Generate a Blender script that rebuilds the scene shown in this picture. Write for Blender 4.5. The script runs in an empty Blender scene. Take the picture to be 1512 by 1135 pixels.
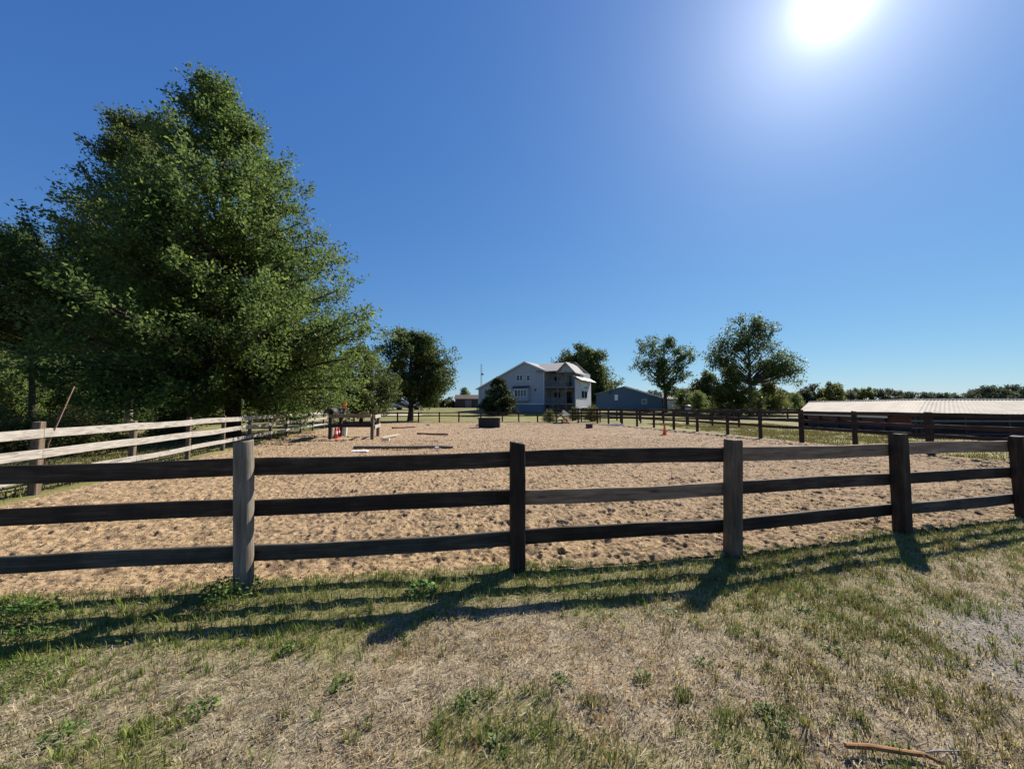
import bpy, math, random
import numpy as np
from mathutils import Vector, Matrix

rnd = random.Random(11)
NR = np.random.default_rng(5)
R = math.radians
sc = bpy.context.scene
COL = sc.collection

# ------------------------------------------------------------------ camera
F = 568.0; CX = 756.0; HY = 600.0; EYE = 1.6
cam = bpy.data.cameras.new('camera'); camo = bpy.data.objects.new('camera', cam); COL.objects.link(camo)
cam.sensor_fit = 'HORIZONTAL'; cam.sensor_width = 36.0; cam.lens = 36.0 * F / 1512.0
cam.clip_start = 0.05; cam.clip_end = 3000
camo.location = (0, 0, EYE); camo.rotation_euler = (R(90 + math.degrees(math.atan(32.5 / F))), 0, 0)
sc.camera = camo
def PX(px, Z): return (px - CX) / F * Z          # sideways metres of a photo column at depth Z
def HZ(py, Z): return EYE + (HY - py) / F * Z     # height of a photo row at depth Z

# ------------------------------------------------------------------ noise in numpy
def _h(ix, iy, s):
    a = (ix.astype(np.int64) * 374761393 + iy.astype(np.int64) * 668265263 + s * 982451653) & 0xFFFFFFFF
    a = ((a ^ (a >> 13)) * 1274126177) & 0xFFFFFFFF
    a = ((a ^ (a >> 16)) * 2246822519) & 0xFFFFFFFF
    return ((a ^ (a >> 15)) & 0xFFFFFF) / float(0xFFFFFF)
def vn(x, y, s=0):
    x = np.asarray(x, float); y = np.asarray(y, float)
    ix = np.floor(x); iy = np.floor(y); fx = x - ix; fy = y - iy
    fx = fx * fx * (3 - 2 * fx); fy = fy * fy * (3 - 2 * fy)
    a = _h(ix, iy, s); b = _h(ix + 1, iy, s); c = _h(ix, iy + 1, s); d = _h(ix + 1, iy + 1, s)
    return (a + (b - a) * fx) * (1 - fy) + (c + (d - c) * fx) * fy
def fbm(x, y, s=0, o=4):
    t = 0; a = .5; n = 0
    for k in range(o):
        t = t + a * vn(x * 2 ** k, y * 2 ** k, s + k * 17); n += a; a *= .5
    return t / n
def pits(x, y, cell, rad, amp, s):
    x = x / cell; y = y / cell; ix = np.floor(x); iy = np.floor(y); out = np.zeros_like(x)
    for dx in (-1, 0, 1):
        for dy in (-1, 0, 1):
            cx = ix + dx; cy = iy + dy
            px = cx + _h(cx, cy, s); py = cy + _h(cx, cy, s + 1); A = _h(cx, cy, s + 2) ** 1.6
            th = _h(cx, cy, s + 3) * 3.14; st = .75 + .7 * _h(cx, cy, s + 4)
            ux = (x - px) * np.cos(th) + (y - py) * np.sin(th); uy = -(x - px) * np.sin(th) + (y - py) * np.cos(th)
            d = np.sqrt((ux / st) ** 2 + (uy * st) ** 2) * cell / rad
            out += A * (-np.exp(-d * d) + .55 * np.exp(-((d - 1.5) / .5) ** 2))
    return out * amp
def sstep(a, b, x):
    t = np.clip((x - a) / (b - a), 0, 1); return t * t * (3 - 2 * t)

# ------------------------------------------------------------------ layout of the fences (metres)
NEAR = [(-9.7, 2.42), (-7.22, 2.76), (-4.80, 3.12), (-2.368, 3.494), (.053, 3.859), (2.375, 4.236), (4.945, 4.968), (7.36, 5.618), (9.65, 6.2), (12.0, 6.95), (14.3, 7.75)]
LEFT = [(-7.45, 2.75), (-8.1, 4.85), (-8.7, 7.1), (-9.3, 9.5), (-9.95, 11.9), (-10.6, 14.2), (-11.2, 16.5), (-11.8, 18.9), (-12.35, 21.2), (-12.9, 23.6), (-13.4, 26.0), (-13.85, 28.4), (-14.25, 30.8), (-14.6, 33.2), (-15.0, 35.6), (-15.4, 37.6)]
RIGHT = [(14.35, 7.9), (14.0, 10.3), (13.6, 12.6), (13.2, 14.9), (12.8, 17.1), (12.4, 19.3), (12.1, 21.7), (11.6, 24.2), (11.1, 26.5), (10.65, 29.0), (10.1, 31.2), (9.4, 33.0), (8.75, 35.0), (8.03, 36.3), (6.4, 37.3), (4.4, 38.2)]
FAR = [(4.4, 38.2), (2.6, 39.3), (.7, 39.9), (-1.0, 40.0), (-3.2, 39.7), (-5.4, 39.2), (-7.3, 38.8), (-9.3, 38.4), (-11.3, 38.1), (-13.4, 37.8), (-15.4, 37.6)]
def xl(y): return np.interp(y, [p[1] for p in LEFT], [p[0] for p in LEFT])
def xr(y): return np.interp(y, [p[1] for p in RIGHT], [p[0] for p in RIGHT])
def yn(x): return np.interp(x, [p[0] for p in NEAR], [p[1] for p in NEAR])
FS = sorted(FAR)
def yfar(x): return np.interp(x, [p[0] for p in FS], [p[1] for p in FS])

def terrain(x, y):
    """broad shape of the land: flat paddock, lawn rising gently beyond the far fence on the left"""
    r = sstep(44, 95, y) * (1.25 - 1.1 * sstep(10, 45, x))
    r = r + sstep(95, 260, y) * .3
    return r
def verge_relief(x, y):
    return (fbm(x * 2.2, y * 2.2, 3, 3) - .5) * .05 + (fbm(x * 11, y * 11, 7, 3) - .5) * .028

# ------------------------------------------------------------------ object helpers
def tag(o, label=None, cat=None, group=None, kind=None):
    if label: o['label'] = label
    if cat: o['category'] = cat
    if group: o['group'] = group
    if kind: o['kind'] = kind
    return o
def empty(name, label, cat, loc=(0, 0, 0), rz=0, group=None):
    o = bpy.data.objects.new(name, None); COL.objects.link(o); o.empty_display_size = .2
    o.location = loc; o.rotation_euler = (0, 0, rz)
    return tag(o, label, cat, group)
def np_mesh(name, verts, faces_flat, sizes, mat, smooth=False, attrs=None):
    me = bpy.data.meshes.new(name); n = len(verts)
    me.vertices.add(n); me.vertices.foreach_set('co', np.asarray(verts, np.float32).ravel())
    sizes = np.asarray(sizes, np.int32); me.loops.add(len(faces_flat)); me.polygons.add(len(sizes))
    st = np.concatenate(([0], np.cumsum(sizes)[:-1])).astype(np.int32)
    me.polygons.foreach_set('loop_start', st)
    me.loops.foreach_set('vertex_index', np.asarray(faces_flat, np.int32))
    me.update(calc_edges=True); me.validate()
    if smooth: me.polygons.foreach_set('use_smooth', np.ones(len(sizes), bool))
    for k, (dom, arr) in (attrs or {}).items():
        a = me.attributes.new(k, 'FLOAT', dom); a.data.foreach_set('value', np.asarray(arr, np.float32))
    if mat: me.materials.append(mat)
    return me
def link(name, me, parent=None, loc=None, rot=None):
    o = bpy.data.objects.new(name, me); COL.objects.link(o)
    if parent: o.parent = parent
    if loc is not None: o.location = loc
    if rot is not None: o.rotation_euler = rot
    return o

class MB:
    def __init__(s): s.v = []; s.f = []
    def add(s, vs, fs):
        b = len(s.v); s.v += [tuple(p) for p in vs]; s.f += [tuple(i + b for i in f) for f in fs]
    def box(s, x0, x1, y0, y1, z0, z1):
        s.add([(x0, y0, z0), (x1, y0, z0), (x1, y1, z0), (x0, y1, z0), (x0, y0, z1), (x1, y0, z1), (x1, y1, z1), (x0, y1, z1)],
              [(0, 3, 2, 1), (4, 5, 6, 7), (0, 1, 5, 4), (1, 2, 6, 5), (2, 3, 7, 6), (3, 0, 4, 7)])
    def slab(s, a, b, c, d, t):
        """a quad a b c d thickened downwards by t"""
        P = [Vector(p) for p in (a, b, c, d)]; n = (P[1] - P[0]).cross(P[3] - P[0]).normalized()
        Q = [p - n * t for p in P]
        s.add(P + Q, [(0, 1, 2, 3), (7, 6, 5, 4), (0, 4, 5, 1), (1, 5, 6, 2), (2, 6, 7, 3), (3, 7, 4, 0)])
    def prism(s, poly, axis, t0, t1):
        """poly of (a,b); axis 'y': a=x,b=z extruded in y; axis 'x': a=y,b=z; axis 'z': a=x,b=y"""
        f = {'y': lambda a, b, t: (a, t, b), 'x': lambda a, b, t: (t, a, b), 'z': lambda a, b, t: (a, b, t)}[axis]
        n = len(poly); vs = [f(a, b, t0) for a, b in poly] + [f(a, b, t1) for a, b in poly]
        s.add(vs, [tuple(range(n)), tuple(range(2 * n - 1, n - 1, -1))] + [(i, i + n, (i + 1) % n + n, (i + 1) % n) for i in range(n)])
    def tube(s, pts, rad, n=6, cap=True):
        pts = [Vector(p) for p in pts]; m = len(pts)
        if not hasattr(rad, '__len__'): rad = [rad] * m
        vs = []
        for i, p in enumerate(pts):
            d = (pts[min(i + 1, m - 1)] - pts[max(i - 1, 0)]).normalized()
            u = d.cross(Vector((0, 0, 1)) if abs(d.z) < .9 else Vector((1, 0, 0))).normalized(); w = d.cross(u)
            for k in range(n):
                a = 2 * math.pi * k / n; vs.append(p + (u * math.cos(a) + w * math.sin(a)) * rad[i])
        fs = [(i * n + k, i * n + (k + 1) % n, (i + 1) * n + (k + 1) % n, (i + 1) * n + k) for i in range(m - 1) for k in range(n)]
        if cap: fs += [tuple(range(n - 1, -1, -1)), tuple(range((m - 1) * n, m * n))]
        s.add(vs, fs)
    def lathe(s, prof, n=20, c=(0, 0, 0), sx=1, sy=1):
        vs = [(c[0] + r * math.cos(2 * math.pi * k / n) * sx, c[1] + r * math.sin(2 * math.pi * k / n) * sy, c[2] + z) for r, z in prof for k in range(n)]
        m = len(prof)
        fs = [(i * n + k, i * n + (k + 1) % n, (i + 1) * n + (k + 1) % n, (i + 1) * n + k) for i in range(m - 1) for k in range(n)]
        fs += [tuple(range(n - 1, -1, -1)), tuple(range((m - 1) * n, m * n))]
        s.add(vs, fs)
    def build(s, name, mat, parent=None, loc=None, rot=None, bevel=0, smooth=False):
        me = bpy.data.meshes.new(name); me.from_pydata([tuple(p) for p in s.v], [], s.f); me.update()
        if mat: me.materials.append(mat)
        if smooth: me.polygons.foreach_set('use_smooth', np.ones(len(me.polygons), bool))
        o = link(name, me, parent, loc, rot)
        if bevel:
            b = o.modifiers.new('bevel', 'BEVEL'); b.width = bevel; b.segments = 2; b.limit_method = 'ANGLE'
        return o

# ------------------------------------------------------------------ materials
def mat(name):
    m = bpy.data.materials.new(name); m.use_nodes = True; nt = m.node_tree
    for n in list(nt.nodes): nt.nodes.remove(n)
    out = nt.nodes.new('ShaderNodeOutputMaterial'); b = nt.nodes.new('ShaderNodeBsdfPrincipled')
    nt.links.new(b.outputs[0], out.inputs[0]); return m, nt, b, out
def N(nt, t, **k):
    n = nt.nodes.new(t)
    for a, v in k.items(): setattr(n, a, v)
    return n
def inp(nt, sock, v):
    if isinstance(v, bpy.types.NodeSocket): nt.links.new(v, sock)
    else: sock.default_value = v
def ramp(nt, fac, stops):
    r = N(nt, 'ShaderNodeValToRGB'); e = r.color_ramp.elements
    while len(e) < len(stops): e.new(.5)
    for i, (p, c) in enumerate(stops):
        e[i].position = p; e[i].color = (*c, 1) if len(c) == 3 else c
    nt.links.new(fac, r.inputs[0]); return r.outputs[0]
def noise(nt, vec, scale, detail=4, rough=.55, dist=0):
    n = N(nt, 'ShaderNodeTexNoise'); n.inputs['Scale'].default_value = scale; n.inputs['Detail'].default_value = detail
    n.inputs['Roughness'].default_value = rough; n.inputs['Distortion'].default_value = dist
    if vec is not None: nt.links.new(vec, n.inputs['Vector'])
    return n.outputs['Fac']
def mapping(nt, vec, scale=(1, 1, 1), loc=None):
    m = N(nt, 'ShaderNodeMapping'); nt.links.new(vec, m.inputs['Vector']); m.inputs['Scale'].default_value = scale
    if loc is not None: inp(nt, m.inputs['Location'], loc)
    return m.outputs[0]
def mix(nt, fac, a, b, blend='MIX'):
    m = N(nt, 'ShaderNodeMix', data_type='RGBA', blend_type=blend)
    inp(nt, m.inputs[0], fac); 
    for s, v in ((m.inputs[6], a), (m.inputs[7], b)):
        if isinstance(v, tuple): v = (*v, 1) if len(v) == 3 else v
        inp(nt, s, v)
    return m.outputs[2]
def math_(nt, op, a, b=None, clamp=False):
    m = N(nt, 'ShaderNodeMath', operation=op, use_clamp=clamp); inp(nt, m.inputs[0], a)
    if b is not None: inp(nt, m.inputs[1], b)
    return m.outputs[0]
def bump(nt, b, h, strength=.5, dist=.01):
    n = N(nt, 'ShaderNodeBump'); n.inputs['Strength'].default_value = strength; n.inputs['Distance'].default_value = dist
    nt.links.new(h, n.inputs['Height']); nt.links.new(n.outputs[0], b.inputs['Normal'])
def objco(nt):
    """object coordinates shifted by each object's own random number"""
    tc = N(nt, 'ShaderNodeTexCoord'); oi = N(nt, 'ShaderNodeObjectInfo')
    cm = N(nt, 'ShaderNodeCombineXYZ'); s = math_(nt, 'MULTIPLY', oi.outputs['Random'], 57.0)
    for i in range(3): nt.links.new(s, cm.inputs[i])
    a = N(nt, 'ShaderNodeVectorMath', operation='ADD'); nt.links.new(tc.outputs['Object'], a.inputs[0]); nt.links.new(cm.outputs[0], a.inputs[1])
    return a.outputs[0], oi.outputs['Random']

def wood(name, axis, dark, mid, light, patch=.5, rough=.8, vary=.5):
    m, nt, b, _ = mat(name); v, r = objco(nt)
    g = {'x': (.9, 9, 9), 'z': (9, 9, .9)}[axis]; f = {'x': (3, 70, 70), 'z': (70, 70, 3)}[axis]
    n1 = noise(nt, mapping(nt, v, g), 1.6, 5, .6, .4); n2 = noise(nt, mapping(nt, v, f), 1.0, 4, .65, .2)
    n3 = noise(nt, v, 3.0, 4, .6)
    t = math_(nt, 'ADD', math_(nt, 'MULTIPLY', n1, .5), math_(nt, 'MULTIPLY', n2, .5))
    c = ramp(nt, t, [(.33, dark), (.5, mid), (.68, light)])
    vo = N(nt, 'ShaderNodeTexVoronoi'); vo.inputs['Scale'].default_value = 1.0
    nt.links.new(mapping(nt, v, {'x': (1.6, 7, 7), 'z': (7, 7, 1.6)}[axis]), vo.inputs['Vector'])
    kn = ramp(nt, vo.outputs['Distance'], [(.06, (1, 1, 1)), (.13, (0, 0, 0))])
    c = mix(nt, math_(nt, 'MULTIPLY', kn, .75), c, tuple(x * .45 for x in dark))
    pm = ramp(nt, n3, [(.42, (0, 0, 0)), (.62, (1, 1, 1))])
    c = mix(nt, math_(nt, 'MULTIPLY', pm, patch), c, tuple(x * .5 for x in dark))
    br = math_(nt, 'ADD', math_(nt, 'MULTIPLY', r, vary), 1 - vary / 2)
    hsv = N(nt, 'ShaderNodeHueSaturation'); nt.links.new(c, hsv.inputs['Color']); nt.links.new(br, hsv.inputs['Value'])
    nt.links.new(hsv.outputs[0], b.inputs['Base Color']); b.inputs['Roughness'].default_value = rough; b.inputs['Specular IOR Level'].default_value = .22
    bump(nt, b, math_(nt, 'ADD', n2, math_(nt, 'MULTIPLY', n1, .6)), .8, .006)
    return m
def worn_white(name, axis):
    m, nt, b, _ = mat(name); v, r = objco(nt)
    n1 = noise(nt, mapping(nt, v, {'x': (1.2, 10, 10), 'z': (10, 10, 1.2)}[axis]), 1.5, 6, .7, .3)
    n2 = noise(nt, mapping(nt, v, {'x': (4, 60, 60), 'z': (60, 60, 4)}[axis]), 1.0, 4, .6)
    base = ramp(nt, n2, [(.3, (0.204, 0.1785, 0.1445)), (.55, (0.357, 0.3272, 0.2848)), (.75, (0.4505, 0.425, 0.3825))])
    k = ramp(nt, n1, [(.38, (1, 1, 1)), (.46, (0, 0, 0))])
    c = mix(nt, math_(nt, 'MULTIPLY', k, .75), base, (.13, .11, .09))
    nt.links.new(c, b.inputs['Base Color']); b.inputs['Roughness'].default_value = .85
    bump(nt, b, math_(nt, 'ADD', n1, n2), .6, .004)
    return m
def plain(name, col, rough=.6, var=.15, scale=6, metal=0, bmp=.15, streak=None):
    m, nt, b, _ = mat(name); v, r = objco(nt)
    n = noise(nt, v if streak is None else mapping(nt, v, streak), scale, 5, .6)
    c = ramp(nt, n, [(.3, tuple(x * (1 - var) for x in col)), (.7, tuple(min(1, x * (1 + var)) for x in col))])
    nt.links.new(c, b.inputs['Base Color']); b.inputs['Roughness'].default_value = rough; b.inputs['Metallic'].default_value = metal
    if bmp: bump(nt, b, noise(nt, v, scale * 8, 3, .6), bmp, .004)
    return m
def leaf(name, c0, c1, c2, trans=.35, rough=.55):
    m, nt, b, out = mat(name)
    a = N(nt, 'ShaderNodeAttribute', attribute_name='tint')
    oi = N(nt, 'ShaderNodeObjectInfo')
    c0, c1, c2 = (tuple(v * .86 for v in q) for q in (c0, c1, c2))
    c = ramp(nt, a.outputs['Fac'], [(.0, c0), (.5, c1), (1.0, c2)])
    hsv = N(nt, 'ShaderNodeHueSaturation'); nt.links.new(c, hsv.inputs['Color'])
    nt.links.new(math_(nt, 'ADD', math_(nt, 'MULTIPLY', oi.outputs['Random'], .35), .82), hsv.inputs['Value'])
    nt.links.new(math_(nt, 'ADD', math_(nt, 'MULTIPLY', oi.outputs['Random'], .02), .49), hsv.inputs['Hue'])
    nt.links.new(hsv.outputs[0], b.inputs['Base Color']); b.inputs['Roughness'].default_value = rough
    b.inputs['Specular IOR Level'].default_value = .22
    t = N(nt, 'ShaderNodeBsdfTranslucent')
    tc = mix(nt, .6, hsv.outputs[0], (1.0, 1.0, .35), 'MULTIPLY'); g = N(nt, 'ShaderNodeBrightContrast')
    g.inputs['Bright'].default_value = .03; nt.links.new(tc, g.inputs[0]); nt.links.new(g.outputs[0], t.inputs[0])
    ms = N(nt, 'ShaderNodeMixShader'); ms.inputs[0].default_value = trans
    nt.links.new(b.outputs[0], ms.inputs[1]); nt.links.new(t.outputs[0], ms.inputs[2]); nt.links.new(ms.outputs[0], out.inputs[0])
    return m

M = {}
M['rail_dark'] = wood('dark_stained_rail', 'x', (.016, .011, .007), (.042, .029, .020), (.105, .078, .055), .5, .78, .6)
M['rail_brown'] = wood('brown_weathered_rail', 'x', (.09, .060, .038), (.23, .16, .105), (.38, .285, .195), .2, .8, .3)
M['rail_grey'] = wood('grey_green_rail', 'x', (.028, .026, .020), (.072, .064, .050), (.135, .12, .095), .5, .8, .3)
M['post_grey'] = wood('grey_weathered_post', 'z', (.085, .070, .052), (.225, .19, .145), (.38, .33, .26), .25, .85, .2)
M['post_dark'] = wood('dark_stained_post', 'z', (.016, .011, .008), (.040, .027, .018), (.095, .064, .042), .4, .8, .3)
M['post_mid'] = wood('brown_weathered_post', 'z', (.065, .046, .030), (.145, .110, .074), (.26, .205, .145), .35, .85, .3)
M['far_rail'] = wood('dark_brown_far_rail', 'x', (.020, .013, .010), (.042, .028, .021), (.075, .052, .038), .3, .8, .5)
M['far_post'] = wood('dark_brown_far_post', 'z', (.020, .013, .010), (.042, .028, .021), (.075, .052, .038), .3, .8, .5)
M['white_rail'] = worn_white('worn_white_rail', 'x')
M['white_post'] = wood('tan_wood_post', 'z', (.07, .05, .034), (.15, .11, .075), (.25, .195, .14), .3, .85, .3)
M['bark'] = wood('dark_tree_bark', 'z', (.02, .016, .013), (.055, .045, .036), (.11, .09, .07), .4, .9, .3)
M['bark_pale'] = wood('pale_tree_bark', 'z', (.16, .15, .12), (.28, .26, .22), (.42, .40, .35), .2, .9, .1)
M['leaf_oak'] = leaf('oak_leaves', (.044, .080, .016), (.108, .165, .032), (.235, .29, .058), .54)
M['leaf_dark'] = leaf('dark_green_leaves', (.044, .074, .020), (.100, .145, .036), (.20, .245, .062), .42)
M['leaf_olive'] = leaf('olive_leaves', (.075, .092, .018), (.16, .18, .034), (.29, .30, .06), .44)
M['leaf_bush'] = leaf('bush_leaves', (.058, .085, .02), (.140, .185, .045), (.28, .32, .085), .48)
M['leaf_gold'] = leaf('goldenrod_leaves', (.06, .085, .02), (.12, .13, .03), (.24, .20, .04), .35)
M['leaf_far'] = leaf('hazed_far_leaves', (.055, .078, .045), (.095, .122, .066), (.15, .175, .09), .25, .6)  # lighter and bluer, distance haze mixed into the leaf colour
M['needle'] = leaf('conifer_sprays', (.025, .042, .016), (.055, .080, .022), (.12, .135, .035), .20, .6)

# ------------------------------------------------------------------ sky, sun
SUN_AZ, SUN_EL = 41.7, 40.0
sd = Vector((math.sin(R(SUN_AZ)) * math.cos(R(SUN_EL)), math.cos(R(SUN_AZ)) * math.cos(R(SUN_EL)), math.sin(R(SUN_EL))))
w = bpy.data.worlds.new('World'); sc.world = w; w.use_nodes = True; nt = w.node_tree
for n in list(nt.nodes): nt.nodes.remove(n)
wo = N(nt, 'ShaderNodeOutputWorld'); bg = N(nt, 'ShaderNodeBackground'); sky = N(nt, 'ShaderNodeTexSky', sky_type='NISHITA')
sky.sun_disc = False; sky.sun_elevation = R(SUN_EL); sky.sun_rotation = R(SUN_AZ)
sky.air_density = 1.0; sky.dust_density = 0.0; sky.ozone_density = 6.0; sky.altitude = 0
EXPO = .95; GAIN = 10.0 / 2 ** EXPO
tcw = N(nt, 'ShaderNodeTexCoord'); nrm = N(nt, 'ShaderNodeVectorMath', operation='NORMALIZE'); nt.links.new(tcw.outputs['Generated'], nrm.inputs[0])
dp = N(nt, 'ShaderNodeVectorMath', operation='DOT_PRODUCT'); nt.links.new(nrm.outputs[0], dp.inputs[0]); dp.inputs[1].default_value = tuple(sd)
ang = math_(nt, 'ARCCOSINE', math_(nt, 'MINIMUM', dp.outputs['Value'], .999999))
def lobe(sig, amp):      # bright air round the sun
    q = math_(nt, 'DIVIDE', ang, R(sig)); return math_(nt, 'MULTIPLY', math_(nt, 'EXPONENT', math_(nt, 'MULTIPLY', math_(nt, 'POWER', q, 1.4), -1.0)), amp)
gl = math_(nt, 'ADD', math_(nt, 'ADD', lobe(1.8, 2.0), lobe(7.0, .60)), lobe(17.0, .22))
sx = N(nt, 'ShaderNodeSeparateXYZ'); nt.links.new(sky.outputs[0], sx.inputs[0]); gc = N(nt, 'ShaderNodeCombineXYZ')
for i, (k, p) in enumerate(((.65, .95), (.742, .78), (.84, .48))):      # tone of this clear autumn sky
    v = math_(nt, 'MULTIPLY', math_(nt, 'POWER', math_(nt, 'MULTIPLY', sx.outputs[i], .1), p), k)
    nt.links.new(math_(nt, 'MULTIPLY', math_(nt, 'ADD', v, gl), GAIN), gc.inputs[i])
ad = gc
nt.links.new(ad.outputs[0], bg.inputs[0]); bg.inputs[1].default_value = .10; nt.links.new(bg.outputs[0], wo.inputs[0])
sl = bpy.data.lights.new('sun', 'SUN'); slo = bpy.data.objects.new('sun', sl); COL.objects.link(slo)
sl.energy = 5.0; sl.angle = R(.5); sl.color = (1.0, .93, .82)
slo.rotation_euler = (-sd).to_track_quat('-Z', 'Y').to_euler(); slo.location = sd * 100
sc.view_settings.view_transform = 'Standard'; sc.view_settings.look = 'None'; sc.view_settings.exposure = EXPO; sc.view_settings.gamma = 1
sc.view_settings.use_curve_mapping = False

# ------------------------------------------------------------------ ground sheet
def geo(a, b, n, first):
    """n steps from a to b whose first step is `first`"""
    L = abs(b - a); lo, hi = 1.0001, 3.0
    for _ in range(60):
        q = (lo + hi) / 2
        if first * (q ** n - 1) / (q - 1) > L: hi = q
        else: lo = q
    s = np.cumsum(first * q ** np.arange(n)); return a + np.sign(b - a) * s * L / s[-1]
def grid_mesh(name, X, Y, Zv, m, attrs):
    ny, nx = X.shape
    idx = np.arange(nx * ny).reshape(ny, nx)
    q = np.stack([idx[:-1, :-1], idx[:-1, 1:], idx[1:, 1:], idx[1:, :-1]], -1).reshape(-1, 4)
    V = np.stack([X, Y, Zv], -1).reshape(-1, 3)
    return np_mesh(name, V, q.ravel(), np.full(len(q), 4), m, True, {k: ('POINT', a.ravel()) for k, a in attrs.items()})

def green_amount(x, y):
    """how much living grass grows here in the foreground verge"""
    d = np.abs(y - yn(x) + .25)
    g = np.exp(-(d / .55) ** 2) * (.55 + .8 * fbm(x * 1.1 + 5, y * 1.1, 21, 3))
    p = sstep(.52, .72, fbm(x * 1.7, y * 1.7, 31, 3)) * .75
    left = sstep(1.5, -3.5, x) * .42
    right = np.exp(-((x - 2.6) / 1.4) ** 2 - ((y - 3.1) / .7) ** 2) * .8
    mid = -.45 * np.exp(-((x - .3) / 1.0) ** 2 - ((y - 2.7) / .45) ** 2)
    return np.clip(g + p + left + right + mid - .10, 0, 1)
def gravel_amount(x, y):
    d = (x - 2.95) * .81 - (y - 2.85) * .59
    return np.clip(sstep(-.05, .55, d + (fbm(x * 2.4, y * 2.4, 41, 3) - .5) * .9) * sstep(3.5, 2.9, y), 0, 1)

def ground_material():
    m, nt, b, _ = mat('dry_turf')
    tc = N(nt, 'ShaderNodeTexCoord'); v = tc.outputs['Object']
    ag = N(nt, 'ShaderNodeAttribute', attribute_name='green').outputs['Fac']; agr = N(nt, 'ShaderNodeAttribute', attribute_name='gravel').outputs['Fac']
    n1 = noise(nt, v, 7, 6, .65); n2 = noise(nt, v, 60, 5, .7); n3 = noise(nt, mapping(nt, v, (1, 1, 1)), .35, 4, .6); n4 = noise(nt, v, 260, 3, .6)
    straw = ramp(nt, math_(nt, 'ADD', math_(nt, 'MULTIPLY', n1, .4), math_(nt, 'MULTIPLY', n2, .6)), [(.38, (0.042, 0.0302, 0.0202)), (.5, (0.21, 0.168, 0.1134)), (.62, (0.4032, 0.3402, 0.2436))])
    grn = ramp(nt, math_(nt, 'ADD', math_(nt, 'MULTIPLY', n3, .5), math_(nt, 'MULTIPLY', n2, .5)), [(.35, (0.0504, 0.0521, 0.0126)), (.52, (0.1596, 0.1554, 0.042)), (.68, (0.3024, 0.2604, 0.1008))])
    gra = ramp(nt, n4, [(.35, (0.1008, 0.0882, 0.0739)), (.55, (0.2268, 0.2016, 0.168)), (.7, (0.3528, 0.3234, 0.2772))])
    c = mix(nt, ag, straw, grn); c = mix(nt, agr, c, gra)
    nt.links.new(c, b.inputs['Base Color']); b.inputs['Roughness'].default_value = .95
    b.inputs['Specular IOR Level'].default_value = .15
    bump(nt, b, math_(nt, 'ADD', n2, math_(nt, 'MULTIPLY', n4, .4)), .9, .012)
    return m
M['ground'] = ground_material()
xs = np.concatenate((geo(-8.5, -700, 70, .06)[::-1], np.linspace(-8.5, 8.5, 560), geo(8.5, 700, 70, .06)))
ys = np.concatenate((geo(1.1, -120, 22, .08)[::-1], np.linspace(1.1, 6.2, 200), geo(6.2, 1400, 120, .05)))
X, Y = np.meshgrid(xs, ys)
inside = sstep(.05, .45, Y - yn(X)) * (Y < 39) * sstep(.0, .5, X - xl(Y)) * sstep(0, .5, xr(Y) - X) * sstep(0, .5, yfar(X) - Y)
near = np.exp(-np.maximum(0, Y - 6) / 6) * np.exp(-np.maximum(0, np.abs(X) - 9) / 6)
Zg = terrain(X, Y) + verge_relief(X, Y) * near - .14 * inside
far_g = sstep(1.0, 0, near)
gr = np.clip(np.where(Y < yn(X) + .3, green_amount(X, Y) * .75, .9 + 0 * X), 0, 1)
gr = np.where((Y >= yn(X) + .3), .55 + .45 * fbm(X * .15, Y * .15, 77, 3), gr)
ground = link('ground', grid_mesh('ground', X, Y, Zg, M['ground'], {'green': gr, 'gravel': gravel_amount(X, Y)}))
tag(ground, kind='structure')

# ------------------------------------------------------------------ sand arena, trodden by hooves
def sand_material():
    m, nt, b, _ = mat('riding_sand')
    tc = N(nt, 'ShaderNodeTexCoord'); v = tc.outputs['Object']
    n1 = noise(nt, v, .5, 4, .6); n2 = noise(nt, v, 9, 5, .65); n3 = noise(nt, v, 55, 4, .7)
    t = math_(nt, 'ADD', math_(nt, 'MULTIPLY', n2, .55), math_(nt, 'MULTIPLY', n3, .45))
    c = ramp(nt, t, [(.37, (0.0697, 0.0426, 0.023)), (.47, (0.2542, 0.1706, 0.0886)), (.60, (0.41, 0.2952, 0.164))])
    c = mix(nt, math_(nt, 'MULTIPLY', ramp(nt, n1, [(.4, (0, 0, 0)), (.62, (1, 1, 1))]), .30), c, (.25, .178, .120))
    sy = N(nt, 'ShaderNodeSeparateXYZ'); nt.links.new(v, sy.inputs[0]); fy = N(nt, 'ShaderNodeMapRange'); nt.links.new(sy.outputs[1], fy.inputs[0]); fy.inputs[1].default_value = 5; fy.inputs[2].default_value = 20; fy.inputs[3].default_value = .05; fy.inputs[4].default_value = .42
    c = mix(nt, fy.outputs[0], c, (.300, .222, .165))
    h = N(nt, 'ShaderNodeAttribute', attribute_name='pit_dark').outputs['Fac']
    c = mix(nt, math_(nt, 'MULTIPLY', h, .80), c, (.075, .050, .032))
    n5 = noise(nt, v, 17, 4, .62, .6); n6 = noise(nt, v, 1.1, 3, .6); sp = ramp(nt, math_(nt, 'ADD', n5, math_(nt, 'MULTIPLY', math_(nt, 'SUBTRACT', n6, .5), .28)), [(.57, (0, 0, 0)), (.62, (1, 1, 1))])
    c = mix(nt, math_(nt, 'MULTIPLY', sp, .55), c, (.066, .044, .030))
    nt.links.new(c, b.inputs['Base Color']); b.inputs['Roughness'].default_value = .95; b.inputs['Specular IOR Level'].default_value = .15
    bump(nt, b, math_(nt, 'ADD', n3, math_(nt, 'MULTIPLY', n5, .5)), .8, .014)
    return m
M['sand'] = sand_material()
nu, nv = 1650, 600
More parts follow.
